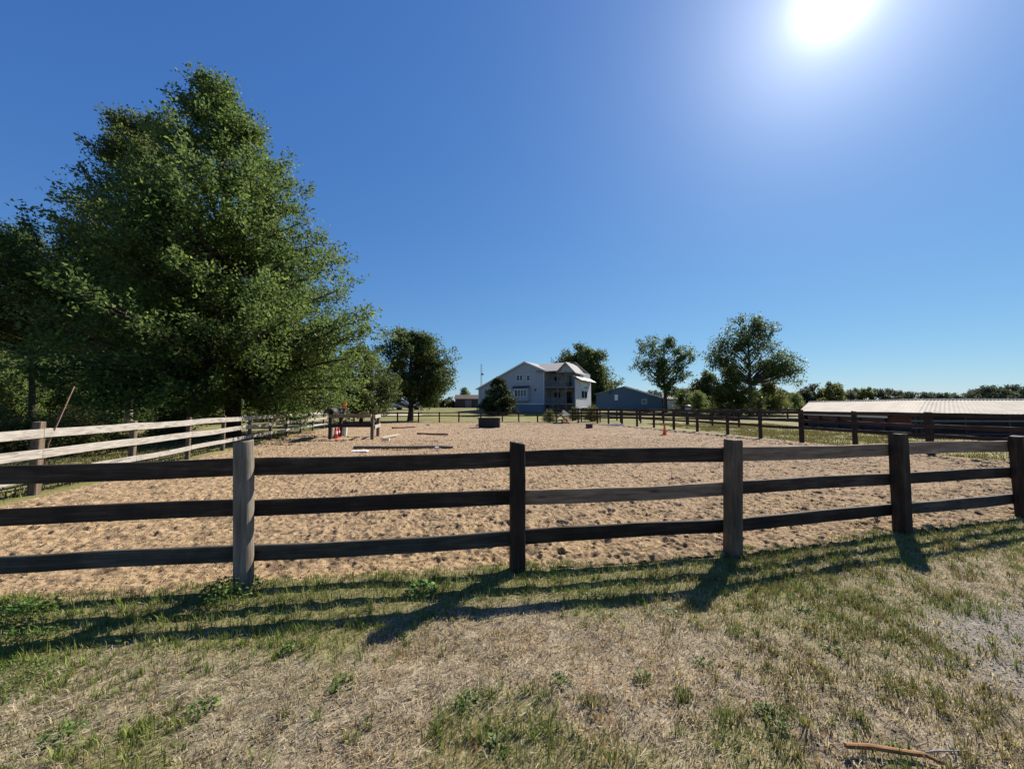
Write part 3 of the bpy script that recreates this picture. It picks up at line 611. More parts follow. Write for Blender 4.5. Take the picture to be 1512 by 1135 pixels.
def tree_parts(H, tr, sampler, nprim, ntw, nlf, ls, twl, lean_top=0, spread=.16, up=.25, rise=.45, trunk_split=.12, lm=None, bm=None, root=None, drop=0.0, topk=.93):
    tips = sampler(nprim); mb = MB(); lp = []; ld = []; lt = []
    tp = lambda z: np.array([lean_top * (z / H) ** 1.5, 0, z])
    tz = np.linspace(0, H * topk, 9)
    trunk = MB(); trunk.tube([(tp(z)[0] + .08 * math.sin(z * .9) * (z > 1), .06 * math.sin(z * .7 + 1) * (z > 1), z - (.2 if z == 0 else 0)) for z in tz], [tr * (1.25 if i == 0 else 1) * (1 - .9 * i / 8) + .01 for i in range(9)], 9)
    for tip in tips:
        hr = math.hypot(tip[0] - tp(tip[2])[0], tip[1]); za = max(H * trunk_split, min(tip[2] - rise * hr, H * .9)); a = tp(za)
        if drop: tip = tip.copy()
        mid = a * .5 + tip * .5 + np.array([0, 0, .12 * hr]) + NR.normal(0, .06 * hr + .02, 3)
        L = np.linalg.norm(tip - a); s = np.linspace(0, 1, 7)[:, None]; path = (1 - s) ** 2 * a + 2 * s * (1 - s) * mid + s ** 2 * tip
        r0 = min(tr * .42, .012 * L + .012)
        mb.tube(path[:-1] if len(path) > 3 else path, [r0 * (1 - .85 * i / 6) + .003 for i in range(6)], 5, False)
        for _ in range(ntw):
            q = NR.uniform(.3, 1) ** .7; p = (1 - q) ** 2 * a + 2 * q * (1 - q) * mid + q ** 2 * tip
            od = (tip - a) / (L + 1e-6) + NR.normal(0, .75, 3) + np.array([0, 0, up]); od /= np.linalg.norm(od); tl = twl * NR.uniform(.5, 1.25) * (1.15 - .35 * q)
            e = p + od * tl
            if NR.uniform() < .22: mb.tube([p, (p + e) / 2 + NR.normal(0, .03, 3), e], [r0 * .25 + .003, .006, .003], 4, False)
            n = max(2, int(nlf * NR.uniform(.6, 1.3))); u = NR.uniform(.1, 1.05, n)[:, None]
            lp.append(p + (e - p) * u + NR.normal(0, spread, (n, 3)) * (1.15 - .5 * u)); ld.append(np.repeat(od[None], n, 0) + np.array([0, 0, -.2]))
            lt.append(np.clip(NR.normal(.42, .14) + NR.normal(0, .16, n), 0, 1))
    P = np.concatenate(lp); Dr = np.concatenate(ld); T = np.concatenate(lt)
    keep = P[:, 2] > .15; P, Dr, T = P[keep], Dr[keep], T[keep]
    me = leaf_mesh('crown', P, Dr, ls * NR.uniform(.65, 1.3, len(P)), lm, T)
    to = trunk.build('trunk', bm or M['bark'], root, smooth=True); br = mb.build('branches', bm or M['bark'], root, smooth=True)
    cr = link('crown', me, root); return len(P)
def tree(name, label, x, y, group=None, rz=0, cat='tree', rs=None, **k):
    global NR; NR = np.random.default_rng(rs or sum(map(ord, label)))
    t = empty(name, label, cat, (x, y, float(terrain(x, y)) - .02), rz, group); tree_parts(root=t, **k); return t

OAK = [(0, 6.0), (.08, 7.9), (.17, 8.2), (.33, 7.6), (.43, 7.0), (.55, 6.1), (.65, 5.1), (.75, 3.4), (.84, 2.1), (.93, 1.1), (1.0, .25)]
H1 = 19.6
tree('oak_tree', 'tallest broad green oak with a pointed top beyond the left white fence', PX(345, 20.5), 20.5, H=H1, tr=.34,
     sampler=prof_sampler(H1, 1.0, OAK, cx=lambda t: -1.7 * t ** 1.6, wob=.07, seed=2, asym=lambda az, t: 1 - .16 * max(0, math.cos(az - math.pi)) * (1 - t) ** 3, shell=.5),
     nprim=560, ntw=16, nlf=23, ls=.17, twl=1.15, lean_top=-1.7, spread=.17, up=.35, lm=M['leaf_oak'])
OAK2 = [(0, 6.0), (.2, 6.8), (.36, 5.8), (.5, 3.4), (.75, 2.3), (.9, 2.3), (.97, 1.7), (1, .8)]
H2 = 19.6
tree('oak_tree', 'second tall oak with a flat ragged top and pale trunk, left of the tallest oak', PX(190, 23.5), 23.5, H=H2, tr=.17,
     sampler=prof_sampler(H2, 5.2, OAK2, wob=.12, seed=5), nprim=300, ntw=15, nlf=23, ls=.18, twl=1.0, spread=.17, up=.2, lm=M['leaf_oak'], bm=M['bark_pale'])
H3 = 12.0
tree('oak_tree', 'oak with long level branches cut off by the left photo edge', PX(45, 23.0), 23.0, H=H3, tr=.17,
     sampler=prof_sampler(H3, 5.6, [(0, 6.0), (.25, 6.8), (.6, 6.4), (.85, 5.6), (1, 3.4)], wob=.25, seed=8), nprim=180, ntw=15, nlf=22, ls=.17, twl=1.15, spread=.15, up=.05, rise=.2, lm=M['leaf_oak'])
tree('broadleaf_tree', 'small dark tree peeping out right behind the tallest oak', PX(534, 34), 34.0, H=7.0, tr=.16,
     sampler=prof_sampler(6.8, .9, [(0, 2.4), (.3, 3.0), (.6, 2.7), (.85, 1.6), (1, .4)], wob=.3, seed=4), nprim=90, ntw=11, nlf=20, ls=.22, twl=.8, spread=.2, lm=M['leaf_dark'])
tree('maple_tree', 'round dark maple with a short trunk standing alone behind the low far fence', PX(606, 43.5), 43.5, H=11.0, tr=.30,
     sampler=lump_sampler([(-.6, 0, 8.0, 3.6, 3.6, 2.6), (2.3, .3, 6.4, 3.3, 3.2, 2.6), (-2.4, 0, 5.0, 2.7, 3.0, 2.2), (4.0, 0, 4.2, 2.3, 2.4, 2.0), (.2, 0, 4.2, 3.6, 3.4, 2.0), (-3.0, 0, 3.2, 2.2, 2.4, 1.3), (2.6, 0, 2.9, 2.4, 2.4, 1.2), (-.8, 0, 9.8, 1.8, 1.8, 1.1), (1.9, 0, 8.6, 1.5, 1.5, 1.3)]),
     nprim=190, ntw=13, nlf=20, ls=.25, twl=.9, spread=.22, lm=M['leaf_dark'])
tree('broadleaf_tree', 'great dark tree rising behind the right end of the pale house', PX(863, 88), 88, H=14.2, tr=.45,
     sampler=lump_sampler([(-2.5, 0, 9.8, 5.2, 5.0, 4.0), (2.6, 0, 8.8, 5.0, 4.6, 4.2), (-.8, 0, 11.6, 5.0, 4.4, 2.6), (.5, -1, 4.5, 7.0, 5.5, 3.6), (5.2, 0, 5.2, 3.2, 3, 3.4)]),
     nprim=190, ntw=12, nlf=18, ls=.46, twl=1.3, spread=.38, lm=M['leaf_dark'])
tree('elm_tree', 'vase shaped dark tree beside the low blue house', PX(982, 72), 72, H=14.6, tr=.36, trunk_split=.3, rise=.9,
     sampler=lump_sampler([(-3.9, 0, 12.0, 2.7, 2.6, 1.9), (.6, 0, 12.8, 3.8, 3.0, 1.9), (4.8, 0, 11.0, 2.7, 2.4, 1.8), (-4.4, 0, 9.2, 2.0, 2.0, 1.5), (.5, 0, 9.2, 3.8, 2.8, 2.2), (3.6, 0, 8.0, 2.2, 2, 1.6), (-.2, 0, 6, 2.4, 1.8, 2.2), (.8, 0, 4, 1.8, 1.6, 1.6)]),
     nprim=80, ntw=11, nlf=14, ls=.36, twl=1.0, spread=.28, lm=M['leaf_dark'])
tree('elm_tree', 'tallest open tree on the right with airy separate clumps against the sky', PX(1108, 66), 66, H=17.0, tr=.40, trunk_split=.3, rise=.8,
     sampler=lump_sampler([(-2.2, 0, 14.4, 2.2, 2.0, 2.6), (2.0, 0, 14.2, 2.9, 2.6, 2.8), (-.4, 0, 11.6, 2.8, 2.4, 2.4), (-5.4, 0, 11.2, 2.2, 2.0, 2.0), (-7.0, 0, 9.8, 1.5, 1.5, 1.5), (5.0, 0, 10.4, 2.7, 2.4, 2.6), (7.6, 0, 8.6, 2.3, 2.0, 2.2), (2.8, 0, 8.6, 2.3, 2.2, 1.9), (-2.2, 0, 8.4, 2.4, 2.2, 2.2), (8.8, 0, 6.2, 1.5, 1.2, 1.5), (0, 0, 5.4, 2.4, 1.8, 3.0)]),
     nprim=125, ntw=11, nlf=14, ls=.34, twl=1.2, spread=.34, lm=M['leaf_dark'])
def cone_tree(name, label, x, y, H, r, lm, n=70, zb=.3, cat='tree', ls=.3, group=None):
    tree(name, label, x, y, group=group, cat=cat, H=H, tr=.12, sampler=prof_sampler(H, zb, [(0, r * .82), (.18, r), (.45, r * .85), (.75, r * .5), (1, r * .08)], wob=.12, seed=int(abs(x) * 7), shell=.45),
         nprim=n, ntw=10, nlf=18, ls=ls, twl=.5, spread=.18, up=.5, rise=.25, trunk_split=.04, lm=lm)
cone_tree('cedar_tree', 'stout cone shaped cedar in front of the left half of the pale house', PX(736, 60), 60, 5.5, 3.3, M['needle'], 130, ls=.26)
tree('broadleaf_tree', 'dark bluish peaked tree between the two open elms', PX(1044, 78), 78, H=8.6, tr=.2, sampler=lump_sampler([(0, 0, 6.4, 2.2, 2.2, 1.9), (-1.4, 0, 4.2, 2.6, 2.4, 1.8), (1.8, 0, 4.4, 2.4, 2.4, 1.7), (-.3, 0, 2.2, 3.6, 3, 1.9)]), nprim=100, ntw=11, nlf=16, ls=.4, twl=.8, spread=.32, lm=M['leaf_dark'])
tree('broadleaf_tree', 'yellow green rounded tree left of the trunk of the tallest open tree', PX(1080, 60), 60, H=7.8, tr=.15, sampler=prof_sampler(7.4, .4, [(0, 3.0), (.3, 3.6), (.7, 2.6), (1, .7)], wob=.25, seed=3), nprim=70, ntw=10, nlf=16, ls=.32, twl=.7, spread=.26, lm=M['leaf_olive'])
tree('broadleaf_tree', 'low olive tree right of the trunk of the tallest open tree', PX(1135, 72), 72, H=6.0, tr=.15, sampler=prof_sampler(6.0, .4, [(0, 2.6), (.4, 3.0), (.8, 1.8), (1, .5)], wob=.25, seed=6), nprim=60, ntw=10, nlf=14, ls=.36, twl=.7, spread=.3, lm=M['leaf_olive'])

# generic meshes copied many times (each copy a thing with its own trunk and crown)
def copy_tree_obj(src, x, y, s, rz, label, group, sz=None):
    c = src.copy(); COL.objects.link(c); c.location = (x, y, float(terrain(x, y)) - .05); c.scale = (s, s, sz or s); c.rotation_euler = (0, 0, rz); c['label'] = label; c['group'] = group
    for ch in src.children:
        d = ch.copy(); COL.objects.link(d); d.parent = c
    return c
def bush_proto(name, label, x, y, H, r, lm, group, n=40, ls=.12, cat='bush', seed=1):
    return tree(name, label, x, y, group=group, cat=cat, H=H, tr=.05, sampler=prof_sampler(H, .1, [(0, r * .8), (.35, r), (.75, r * .75), (1, r * .25)], wob=.35, seed=seed, shell=.5), nprim=n, ntw=9, nlf=16, ls=ls, twl=.42, spread=.12, up=.6, rise=.6, trunk_split=.02, lm=lm, topk=.6)
# hedge-like undergrowth behind the left fence
gU = 'bushes in the undergrowth behind the left fence'; lU = 'leafy bush in the dense undergrowth behind the left white fence'
b1 = bush_proto('bush', lU, PX(145, 27), 27, 2.7, 1.7, M['leaf_bush'], gU, 60, .12, seed=11)
b2 = bush_proto('bush', lU, PX(20, 27), 27, 3.8, 2.3, M['leaf_bush'], gU, 80, .15, seed=12)
for (px, Z, s, k) in ((-40, 30, 1.5, 2), (10, 31, 1.35, 2), (55, 29, 1.2, 1), (82, 33, 1.5, 2), (125, 31, 1.25, 2), (165, 34, 1.5, 2), (205, 32, 1.1, 1), (232, 36, 1.4, 2), (275, 38, 1.3, 2), (-90, 30, 1.6, 2), (300, 34, .9, 1),
                      (30, 40, 2.0, 2), (100, 42, 2.1, 2), (190, 45, 2.1, 2), (-30, 40, 2.2, 2), (330, 36, 1.1, 2), (390, 40, 1.1, 2), (440, 44, 1.1, 1), (-130, 17, 1.3, 2), (255, 47, 2.0, 2), (-10, 13.2, .6, 1)):
    copy_tree_obj(b1 if k == 1 else b2, PX(px, Z), Z, s, rnd.uniform(0, 6), lU, gU, s * rnd.uniform(.85, 1.1))
gG = 'goldenrod clumps behind the left fence'; lG = 'yellowish goldenrod clump just behind the left white fence'
g1 = bush_proto('goldenrod', lG, PX(110, 12.5), 12.5, 1.35, .9, M['leaf_gold'], gG, 46, .075, 'plant', seed=14)
for (px, Z, s) in ((70, 13.5, .95), (150, 14.2, .9), (248, 17.5, .95), (262, 19.5, .9), (10, 12.4, .8), (440, 37, 1.1)):
    copy_tree_obj(g1, PX(px, Z), Z, s, rnd.uniform(0, 6), lG, gG)
# taller wood behind on the far left
gW = 'trees of the wood behind the oaks'; lW = 'dark tree in the wood behind the oaks on the left'
w1 = tree('broadleaf_tree', lW, PX(240, 55), 55, group=gW, H=10.5, tr=.2, sampler=prof_sampler(10.5, 1.0, [(0, 3.0), (.3, 4.2), (.65, 3.6), (.9, 2.2), (1, .8)], wob=.3, seed=21), nprim=110, ntw=11, nlf=16, ls=.30, twl=.9, spread=.26, lm=M['leaf_dark'])
for (px, Z, s) in ((40, 62, 1.5), (120, 66, 1.5), (200, 62, 1.4), (-60, 60, 1.5), (275, 62, 1.3), (350, 55, 1.0), (415, 52, .85), (-160, 50, 1.3), (465, 60, .8), (500, 62, .75), (80, 75, 1.7), (160, 78, 1.7), (0, 72, 1.6)):
    copy_tree_obj(w1, PX(px, Z), Z, s, rnd.uniform(0, 6), lW, gW)
# far treeline
gT = 'trees of the far treeline'; 
def far_proto(kind, x, y, lm, seed):
    return tree('broadleaf_tree', 'tree in the far treeline on the horizon', x, y, group=gT, H=11, tr=.25, sampler=prof_sampler(11, .6, kind, wob=.25, seed=seed, shell=.4), nprim=46, ntw=10, nlf=12, ls=.75, twl=1.0, spread=.5, rise=.4, lm=lm)
f1 = far_proto([(0, 4.2), (.3, 5.2), (.7, 4.4), (.9, 2.6), (1, 1)], PX(1195, 170), 170, M['leaf_far'], 31)
f2 = far_proto([(0, 3.4), (.35, 4.6), (.6, 4.6), (.88, 3.0), (1, .8)], PX(1230, 160), 160, M['leaf_olive'], 32)
lT = 'tree in the far treeline on the horizon'
px = 1160
while px < 1560:
    top = np.interp(px, [1160, 1190, 1215, 1245, 1275, 1300, 1330, 1370, 1395, 1412, 1430, 1460, 1500, 1560], [581, 579, 577, 577, 574, 577, 578, 577, 577, 584, 581, 573, 571, 573])
    Z = rnd.uniform(150, 185); s = (HZ(top, Z) + rnd.uniform(-.6, .9) - float(terrain(60, Z))) / 11
    if abs(px - 1275) < 18: copy_tree_obj(f2, PX(px, Z), Z, s * 1.02, rnd.uniform(0, 6), 'rounder yellow green tree in the far treeline on the horizon', gT)
    else: copy_tree_obj(f1, PX(px, Z), Z, s * rnd.uniform(.93, 1.05), rnd.uniform(0, 6), lT, gT)
    px += rnd.uniform(9, 16)
for k in range(26):
    pxx = 870 + k * 13 + rnd.uniform(-4, 4); Z = rnd.uniform(140, 190)
    copy_tree_obj(f1, PX(pxx, Z), Z, rnd.uniform(.62, .85) * (Z / 165), rnd.uniform(0, 6), lT, gT)
for k in range(22):
    pxx = -60 + k * 36 + rnd.uniform(-9, 9); Z = rnd.uniform(190, 240)
    copy_tree_obj(f1, PX(pxx, Z), Z, rnd.uniform(.40, .55), rnd.uniform(0, 6), lT, gT)
for k in range(14):
    pxx = 1570 + k * 30; Z = rnd.uniform(150, 190); copy_tree_obj(f1, PX(pxx, Z), Z, rnd.uniform(.85, 1.05), rnd.uniform(0, 6), lT, gT)
# shrubs along the lawn's far edge
gS = 'shrubs along the far edge of the lawn'; lS = 'pale green shrub along the far edge of the lawn'
s1 = bush_proto('bush', lS, PX(655, 100), 100, 2.2, 2.0, M['leaf_gold'], gS, 30, .3, seed=41)
for (px, Z, s) in ((548, 96, .8), (560, 95, .9), (540, 92, .9), (571, 96, .8), (632, 98, .9), (643, 98, 1.0), (668, 102, .8), (680, 102, .7), (690, 104, .8), (698, 110, 1.1), (526, 92, .9), (511, 90, .9), (700, 104, .8)):
    copy_tree_obj(s1, PX(px, Z), Z, s, rnd.uniform(0, 6), lS, gS)
w2 = copy_tree_obj(w1, PX(686, 130), 130, .62, 1, 'small pale tree on the skyline just left of the house roof', 'trees of the wood behind the oaks'); del w2['group']
gB = 'bushes between the paddock and the blue house'; lB = 'bush behind the paddock rails near the blue house'
for (px, Z, s) in ((1012, 74, 1.7), (1028, 70, 1.5), (1060, 66, 1.3), (1000, 80, 1.5), (1118, 64, 1.0), (1155, 76, 1.2), (1096, 64, 1.0), (1172, 90, 1.6), (1145, 84, 1.4)):
    c = copy_tree_obj(b1, PX(px, Z), Z, s, rnd.uniform(0, 6), lB, gB)
for (px, Z, s, lb) in ((811, 39.0, .52, 'low green weed bush against the far fence left of the wood pile'), (873, 41.5, .7, 'pale tall weeds behind the fence below the house corner'), (849, 45, .62, 'weeds growing in front of the dark basement porch')):
    c = copy_tree_obj(g1, PX(px, Z), Z, s * 1.6, rnd.uniform(0, 6), lb, ''); del c['group']

# ------------------------------------------------------------------ the pale house
M['siding'] = None
def siding(name, col, pitch=.2):
    m, nt, b, _ = mat(name); tc = N(nt, 'ShaderNodeTexCoord'); sp = N(nt, 'ShaderNodeSeparateXYZ'); nt.links.new(tc.outputs['Object'], sp.inputs[0])
    fr = math_(nt, 'FRACT', math_(nt, 'DIVIDE', sp.outputs[2], pitch)); n = noise(nt, tc.outputs['Object'], 1.2, 4, .6)
    c = ramp(nt, n, [(.3, tuple(x * .88 for x in col)), (.7, col)]); c = mix(nt, ramp(nt, fr, [(.0, (1, 1, 1)), (.12, (0, 0, 0))]), c, tuple(x * .6 for x in col))
    nt.links.new(c, b.inputs['Base Color']); b.inputs['Roughness'].default_value = .6; bump(nt, b, fr, .6, .02); return m
M['siding'] = siding('pale_blue_siding', (.385, .40, .42)); M['siding_dark'] = siding('dark_blue_siding', (.06, .125, .19)); M['basement'] = plain('basement_block', (.16, .20, .24), .9)
M['shingle'] = plain('grey_shingle', (.27, .255, .25), .9, .2, 5); M['trim'] = plain('white_trim', (.72, .72, .72), .5, .05); M['glass'] = plain('dark_window_glass', (.02, .025, .03), .08, .1, 2, bmp=0)
M['deck'] = plain('grey_deck_wood', (.17, .15, .14), .8, .2, 3); M['brown'] = plain('dark_brown_board', (.06, .04, .03), .8, .2)
TH = R(-28); hx, hy = PX(706.6, 75), 75.0; hz = float(terrain(hx + 8, 70)) - .1
house = empty('house', 'pale blue two storey house with gables and porches beyond the lawn', 'house', (hx, hy, 0), TH)
def wallpoly(name, poly, axis, t0, t1, m): mb = MB(); mb.prism(poly, axis, t0, t1); return mb.build(name, m, house)
wallpoly('gable_wall', [(0, 2.0), (13.9, 2.0), (13.9, 8.05), (10.1, 9.7), (0, 5.1)], 'y', 0, 9, M['siding'])
wallpoly('basement_wall', [(.15, hz - .3), (13.75, hz - .3), (13.75, 2.0), (.15, 2.0)], 'y', .12, 8.9, M['basement'])
mb = MB(); mb.box(13.9, 19.6, 3.2, 9, hz - .3, 7.75); mb.build('porch_back_wall', M['siding'], house)
mb = MB(); mb.box(19.56, 19.75, .0, 9.0, hz - .3, 6.3); mb.build('right_wing_wall', siding('siding_sun_brightened', (.50, .52, .56)), house)  # paler copy of the house siding, sunlight on this side painted in
# roofs
rf = MB(); e = .35
rf.slab((-.5, -e, 5.02), (10.1, -e, 9.86), (10.1, 9.3, 9.86), (-.5, 9.3, 5.02), .16)
rf.slab((10.1, -e, 9.86), (14.2, -e, 8.08), (14.2, 9.3, 8.08), (10.1, 9.3, 9.86), .16)
roof = rf.build('roof', M['shingle'], house)
r2 = MB(); r2.slab((12.4, -e, 7.86), (17.2, -e, 7.86), (17.2, 4.5, 9.78), (11.0, 4.5, 9.78), .14); r2.slab((19.3, 9.2, 7.9), (12.4, 9.2, 7.9), (11.0, 4.52, 9.78), (18.2, 4.52, 9.78), .14)
r2.build('cross_roof', M['shingle'], house)
r3 = MB(); r3.slab((16.3, -.5, 7.62), (18.07, -.5, 9.3), (18.07, 5.2, 9.3), (16.3, 5.2, 7.62), .14); r3.slab((18.07, -.5, 9.3), (19.9, -.5, 7.35), (19.9, 5.2, 7.35), (18.07, 5.2, 9.3), .14); r3.build('gable_roof', M['shingle'], house)
wallpoly('small_gable', [(16.55, 7.55), (19.6, 7.5), (18.07, 9.15)], 'y', -.05, .1, M['siding'])
r4 = MB(); r4.slab((19.35, .1, 6.95), (20.7, .1, 6.2), (20.7, 9.3, 6.2), (19.35, 9.3, 6.95), .12); r4.build('wing_roof', M['trim'], house)
tr_ = MB()
tr_.box(13.78, 13.95, -.06, .1, 2.0, 8.0); tr_.box(-.02, .15, -.06, .1, 2.0, 5.0); tr_.box(0, 13.9, -.05, .05, 1.94, 2.1); tr_.build('corner_trim', M['trim'], house)
rk = MB(); rk.slab((-.5, -e - .03, 5.0), (10.1, -e - .03, 9.84), (10.1, -e - .005, 9.84), (-.5, -e - .005, 5.0), .22); rk.slab((10.1, -e - .03, 9.84), (14.2, -e - .03, 8.06), (14.2, -e - .005, 8.06), (10.1, -e - .005, 9.84), .22); rk.build('rake_board', M['trim'], house)
def window(x0, x1, z0, z1, nm=1, y=0, proud=.05, lab=None, ax='y', parent=house):
    f = MB(); t = .09
    def bx(mb, a0, a1, b0, b1, c0, c1):
        if ax == 'y': mb.box(a0, a1, b0, b1, c0, c1)
        else: mb.box(-b1, -b0, a0, a1, c0, c1)
    yy = y
    bx(f, x0 - t, x1 + t, yy - proud, yy - .004, z0 - t, z0); bx(f, x0 - t, x1 + t, yy - proud, yy - .004, z1, z1 + t); bx(f, x0 - t, x0, yy - proud, yy - .004, z0, z1); bx(f, x1, x1 + t, yy - proud, yy - .004, z0, z1)
    for k in range(1, nm):
        xm = x0 + (x1 - x0) * k / nm; bx(f, xm - .05, xm + .05, yy - proud, yy - .004, z0, z1)
    o = f.build('window', M['trim'], parent); g = MB(); bx(g, x0, x1, yy - .022, yy - .006, z0, z1); gm = g.build('pane', M['glass'], o); return o
def S(px): return ((px - CX) / F * 75 - hx) / (math.cos(-TH) + (px - CX) / F * math.sin(-TH))
def SZ(py, s): return EYE + (HY - py) / F * (75 - s * math.sin(-TH))
s0, s1_ = S(763), S(771.5); window(s0, s1_, SZ(562, s0), SZ(554, s0), 2)
s0, s1_ = S(778), S(782.3); window(s0, s1_, SZ(562, s0), SZ(554, s0), 1)
# box bay with its little dark roof
b0, b1_ = S(759), S(782); bay = MB(); bay.box(b0, b1_, -.6, -.003, SZ(592, b0), SZ(572.5, b0)); bayo = bay.build('bay', M['siding'], house)
q = MB(); q.slab((b0 - .1, -.72, SZ(573, b0)), (b1_ + .1, -.72, SZ(573, b0)), (b1_ + .1, .0, SZ(570, b0)), (b0 - .1, .0, SZ(570, b0)), .08); q.build('bay_roof', M['brown'], bayo)
s0, s1_ = S(762.5), S(779); window(s0, s1_, SZ(585.5, s0), SZ(576, s0), 4, y=-.6)
lm_ = MB(); lm_.box(S(790), S(791.5), -.18, -.004, SZ(577, 12), SZ(574, 12)); lm_.build('wall_lamp', M['brown'], house)
# windows facing the sun on the right-hand side wall
for (z0, z1) in ((4.9, 5.75), (3.1, 4.4), (.55, 1.4)):
    f = MB(); fx = 19.754; t = .1; ya, yb = 3.0, 6.4
    f.box(fx, fx + .05, ya - t, yb + t, z0 - t, z0); f.box(fx, fx + .05, ya - t, yb + t, z1, z1 + t); f.box(fx, fx + .05, ya - t, ya, z0, z1); f.box(fx, fx + .05, yb, yb + t, z0, z1); f.box(fx, fx + .05, 4.66, 4.74, z0, z1)
    o = f.build('window', M['trim'], house); g = MB(); g.box(fx + .002, fx + .02, ya, yb, z0, z1); g.build('pane', M['glass'], o)
# porches
for zf, nm in ((5.05, 'upper_porch'), (2.15, 'lower_porch')):
    d = MB(); d.box(13.95, 19.55, -.25, 3.19, zf - .25, zf); po = d.build(nm, M['deck'], house)
    rl = MB(); rl.box(14.0, 18.05, -.22, -.14, zf + .98, zf + 1.06); rl.box(14.0, 18.05, -.22, -.14, zf + .12, zf + .18)
    for k in range(36): rl.box(14.05 + k * .112, 14.09 + k * .112, -.2, -.16, zf + .18, zf + .98)
    rl.build('railing', M['deck'], po)
    g = MB(); g.box(14.6, 15.7, 3.12, 3.196, zf + .9, zf + 2.0); g.box(16.6, 18.0, 3.12, 3.196, zf + .05, zf + 2.1); g.build('porch_glazing', M['glass'], house)
for s in (14.05, 16.5, 18.0):
    d = MB(); d.box(s - .08, s + .08, -.2, -.03, hz - .2, 7.8); d.build('porch_post', M['deck'], house)
st = MB()
for k in range(9): st.box(15.1 + k * .0, 16.1, -.55 - k * .27, -.28 - k * .27, 1.75 - k * .2, 1.82 - k * .2)
st.build('porch_steps', M['deck'], house)
# mast, low brown building, low blue house
mb = MB(); mx, my = PX(710.6, 88), 88
for (a, b) in ((-.15, 0), (.15, 0), (0, .26)): mb.tube([(a, b, 0), (a, b, 10.2)], .03, 5)
for k in range(20):
    z = .4 + k * .5; mb.tube([(-.15, 0, z), (.15, 0, z + .25)], .015, 4); mb.tube([(.15, 0, z), (0, .26, z + .25)], .015, 4); mb.tube([(0, .26, z), (-.15, 0, z + .25)], .015, 4)
M['galv'] = plain('galvanised_steel', (.30, .31, .33), .5, .1, metal=.5)
mast = empty('radio_mast', 'thin lattice radio mast left of the house roof', 'mast', (mx, my, float(terrain(mx, my)))); mb.build('lattice', M['galv'], mast)
mb = MB(); mb.lathe([(.05, 0), (.28, .05), (.28, .35), (.05, .4)], 10, (.25, 0, 7.6)); mb.build('dish', M['brown'], mast)
sh = empty('outbuilding', 'low dark brown outbuilding left of the pale house', 'outbuilding', (PX(672, 98), 98, float(terrain(-12, 98))))
mb = MB(); mb.box(0, 7.2, 0, 5, 0, 2.3); mb.build('wall', M['brown'], sh); mb = MB(); mb.prism([(-.3, 2.3), (5.3, 2.3), (2.5, 3.4)], 'x', -.3, 7.5); mb.build('roof', M['brown'], sh)
mb = MB(); mb.box(2.6, 4.2, -.05, -.003, 0, 2.0); mb.build('door', M['deck'], sh)
bh = empty('house', 'low dark blue house with a sunlit grey roof right of the great tree', 'house', (PX(880, 84), 84, float(terrain(25, 84))), R(-24))
mb = MB(); mb.prism([(0, 0), (13.5, 0), (13.5, 2.75), (6.3, 5.1), (0, 3.6)], 'y', 0, 8); mb.build('wall', M['siding_dark'], bh)
mb = MB(); mb.slab((-.4, -.4, 3.6), (6.3, -.4, 5.22), (6.3, 8.4, 5.22), (-.4, 8.4, 3.6), .12); mb.slab((6.3, -.4, 5.22), (14.0, -.4, 2.7), (14.0, 8.4, 2.7), (6.3, 8.4, 5.22), .12); mb.build('roof', M['shingle'], bh)
mb = MB(); mb.slab((6.2, -.44, 5.24), (14.05, -.44, 2.68), (14.05, -.41, 2.68), (6.2, -.41, 5.24), .30); mb.build('rake_board', M['trim'], bh)
mb = MB(); mb.box(13.6, 19.0, .5, 7, 0, 2.4); mb.build('garage_wall', M['siding'], bh)
mb = MB(); mb.slab((13.4, .1, 2.42), (19.4, .1, 2.42), (19.4, 3.8, 3.6), (13.4, 3.8, 3.6), .1); mb.slab((19.4, 7.4, 2.42), (13.4, 7.4, 2.42), (13.4, 3.82, 3.6), (19.4, 3.82, 3.6), .1); mb.build('garage_roof', M['shingle'], bh)
mb = MB(); mb.box(14.4, 17.6, .44, .497, .05, 2.1); mb.build('garage_door', M['trim'], bh)
window(9.6, 10.4, 1.5, 2.3, 1, 0, parent=bh)
mb = MB(); mb.box(4.0, 4.7, -.16, -.004, 2.2, 3.4); mb.build('wall_vent', M['trim'], bh)
# long white trailer glimpsed behind the maple trunk
M['white'] = plain('white_paint', (.80, .79, .76), .4, .06); M['rubber'] = plain('black_rubber', (.02, .02, .022), .6, .2); M['tarp'] = plain('blue_black_plastic', (.012, .013, .016), .7, .2)
tl = empty('trailer', 'long white trailer glimpsed behind the maple trunk beyond the lawn', 'trailer', (PX(577, 78), 78, float(terrain(-22, 78)) - .05), R(4))
mb = MB(); mb.prism([(0, .45), (6.2, .45), (6.35, .8), (6.3, 2.1), (6.1, 2.25), (.1, 2.25), (0, 2.1)], 'y', 0, 2.1); mb.build('body', M['white'], tl, bevel=.06)
for xx in (1.5, 5.0):
    for yy in (-.08, 2.0): mb = MB(); mb.tube([(xx, yy, .36), (xx, yy + .18, .36)], .36, 16); mb.build('wheel', M['rubber'], tl)

